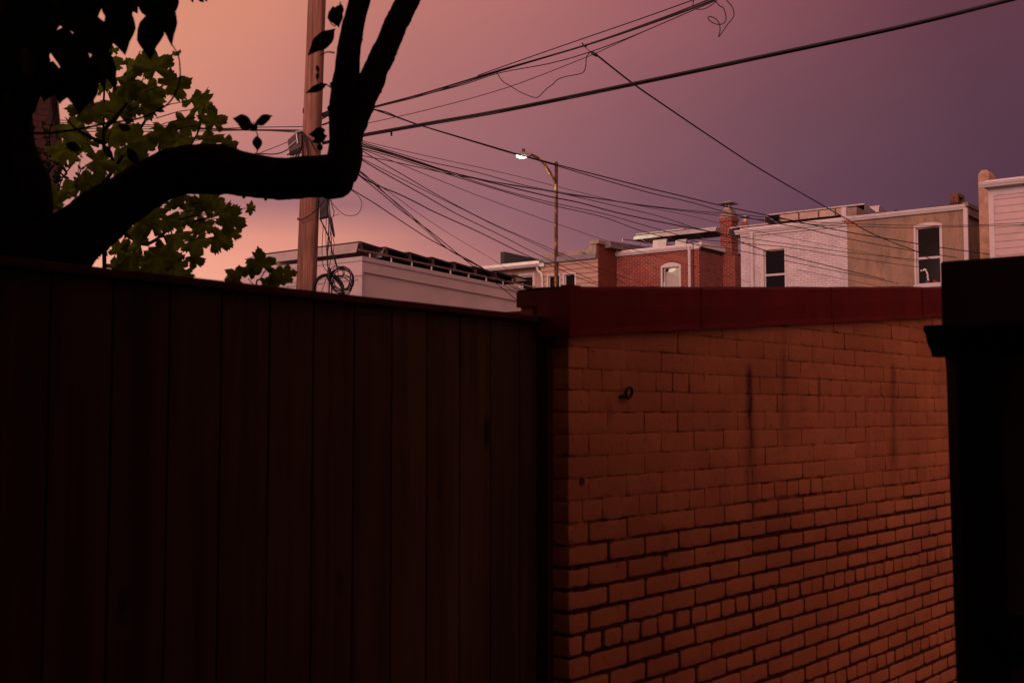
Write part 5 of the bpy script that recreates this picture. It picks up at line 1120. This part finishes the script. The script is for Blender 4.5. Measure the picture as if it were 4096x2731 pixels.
# hanging cables and coils beside the pole
Yc = 15.7
drops = [([(1308, 775), (1312, 840), (1316, 900), (1310, 1000), (1312, 1070), (1318, 1100), (1316, 1180)], .010, 'thick black vertical cable dropping between the coils'),
 ([(1322, 790), (1330, 830), (1336, 845), (1334, 862), (1330, 870)], .006, 'short wire leading into the slim black splice tube'),
 ([(1318, 800), (1345, 832), (1370, 855), (1400, 864), (1430, 856), (1446, 830), (1445, 805), (1430, 780), (1400, 757)], .0045, 'large round loop of thin wire hanging under the tree limb'),
 ([(1278, 872), (1300, 915), (1320, 965), (1330, 1015), (1340, 1045), (1348, 1068)], .010, 'cable slanting right down into the upper coil'),
 ([(1282, 872), (1292, 905), (1290, 950), (1288, 1010), (1292, 1060), (1305, 1082), (1316, 1088)], .005, 'thin wire bowing left then curling into the cable knot'),
 ([(1306, 870), (1303, 930), (1306, 1000), (1312, 1060)], .005, 'thin straight wire inside the hanging bunch, left'),
 ([(1316, 780), (1320, 880), (1326, 960), (1322, 1040), (1316, 1075)], .006, 'wire bowing right inside the hanging bunch'),
 ([(1330, 948), (1337, 975), (1334, 1010), (1345, 1050), (1352, 1090), (1350, 1110)], .005, 'thin wire below the slim splice tube'),
 ([(1310, 1100), (1298, 1135), (1284, 1172)], .005, 'thin wire splaying left below the cable knot'),
 ([(1318, 1100), (1326, 1140), (1330, 1180)], .006, 'thin wire splaying right below the cable knot'),
 ([(1312, 1000), (1318, 960), (1324, 900), (1318, 830), (1310, 780)], .006, 'wire crossing the bunch just under the limb'),
 ([(1330, 865), (1345, 860), (1358, 856)], .0035, 'tiny stiff wire stub pointing right of the bunch')]
for pts, r, lab in drops: wire(pts, Yc, Yc, r, lab, name='hanging_cable', group='cables hanging beside the pole')
sp = thing('splice_tube', tuple(P(1330, 905, Yc)), 'slim black splice tube hanging right of the pole', 'splice tube'); mb = MB()
mb.tube([P(1322, 868, Yc), P(1324, 872, Yc), P(1328, 905, Yc), P(1335, 940, Yc), P(1337, 949, Yc)], [.008, .016, .020, .017, .008], 10); mb.build('tube', MT['cable'], sp, True)
def coil(cx, cy, rx, ry, rot, nl, Y, r, lab, spread=6, seed=1):
    rc = random.Random(seed); pts = []
    for i in range(nl * 16 + 1):
        t = 2 * math.pi * i / 16; k = i / 16; sx = rx + spread * math.sin(k * 2.3 + seed); sy = ry + spread * math.cos(k * 1.7)
        x = sx * math.cos(t); y = sy * math.sin(t); ox = spread * .6 * math.sin(k * 1.1); oy = spread * .5 * math.cos(k * 2.9)
        pts.append(P(cx + ox + x * math.cos(rot) - y * math.sin(rot), cy + oy + x * math.sin(rot) + y * math.cos(rot), Y + .02 * math.sin(k * 3)))
    p, rr = resample(pts, [r] * len(pts), 2); mb = MB(); mb.tube(p, rr, 6); o = mb.build('cable_coil', MT['cable'], None, True); tag(o, lab, 'cable coil', 'cable coils hanging on the pole'); return o
coil(1367, 1118, 44, 46, .3, 6, Yc - .05, .0075, 'upper right coil of black cable beside the pole, loosely wound', 7, 2)
coil(1312, 1162, 58, 62, 0, 4, Yc - .0, .011, 'larger left coil of black cable beside the pole foot', 4, 5)
coil(1350, 1088, 26, 20, .6, 2, Yc - .08, .006, 'small tight loop of cable on top of the upper coil', 4, 7)
coil(1364, 1142, 38, 40, .8, 2, Yc - .02, .008, 'loose lower coil hanging furthest right beside the pole', 8, 11)
kn = MB(); kn.tube([P(1316, 1072, Yc - .1), P(1317, 1090, Yc - .1), P(1315, 1110, Yc - .1), P(1316, 1125, Yc - .1)], [.02, .028, .026, .016], 8); tag(kn.build('cable_knot', MT['cable'], None, True), 'taped knot joining the hanging cables between the two coils', 'knot')
wire([(1335, 1110), (1352, 1128), (1366, 1150), (1376, 1176), (1382, 1200)], Yc, Yc, .016, 'thick taped cable tail curving down to the fence cap', name='cable_tail', group='cables hanging beside the pole')
# spacer on the lower bundle and lashing clamp by the limb
bs = thing('bundle_tag', tuple(P(1566, 531, 15.3)), 'little black tag hanging under the thick lower cable bundle', 'tag'); mb = MB(); a = P(1562, 536, 15.3); mb.box(WF, a.y - .01, a.y + .01, -a.x - .025, -a.x, a.z - .03, a.z + .03); mb.build('plate', MT['metal_black'], bs)
cl = thing('strand_clamp', tuple(P(1480, 433, 16)), 'black clamp cluster where upper cables meet right of the limb', 'clamp'); mb = MB()
for (x0, y0, x1, y1, r) in ((1462, 440, 1496, 420, .012), (1470, 430, 1484, 445, .014), (1488, 418, 1496, 418, .02), (1465, 436, 1478, 432, .02)): mb.tube([P(x0, y0, 16), P(x1, y1, 16)], r, 6)
mb.build('body', MT['metal_black'], cl, True)
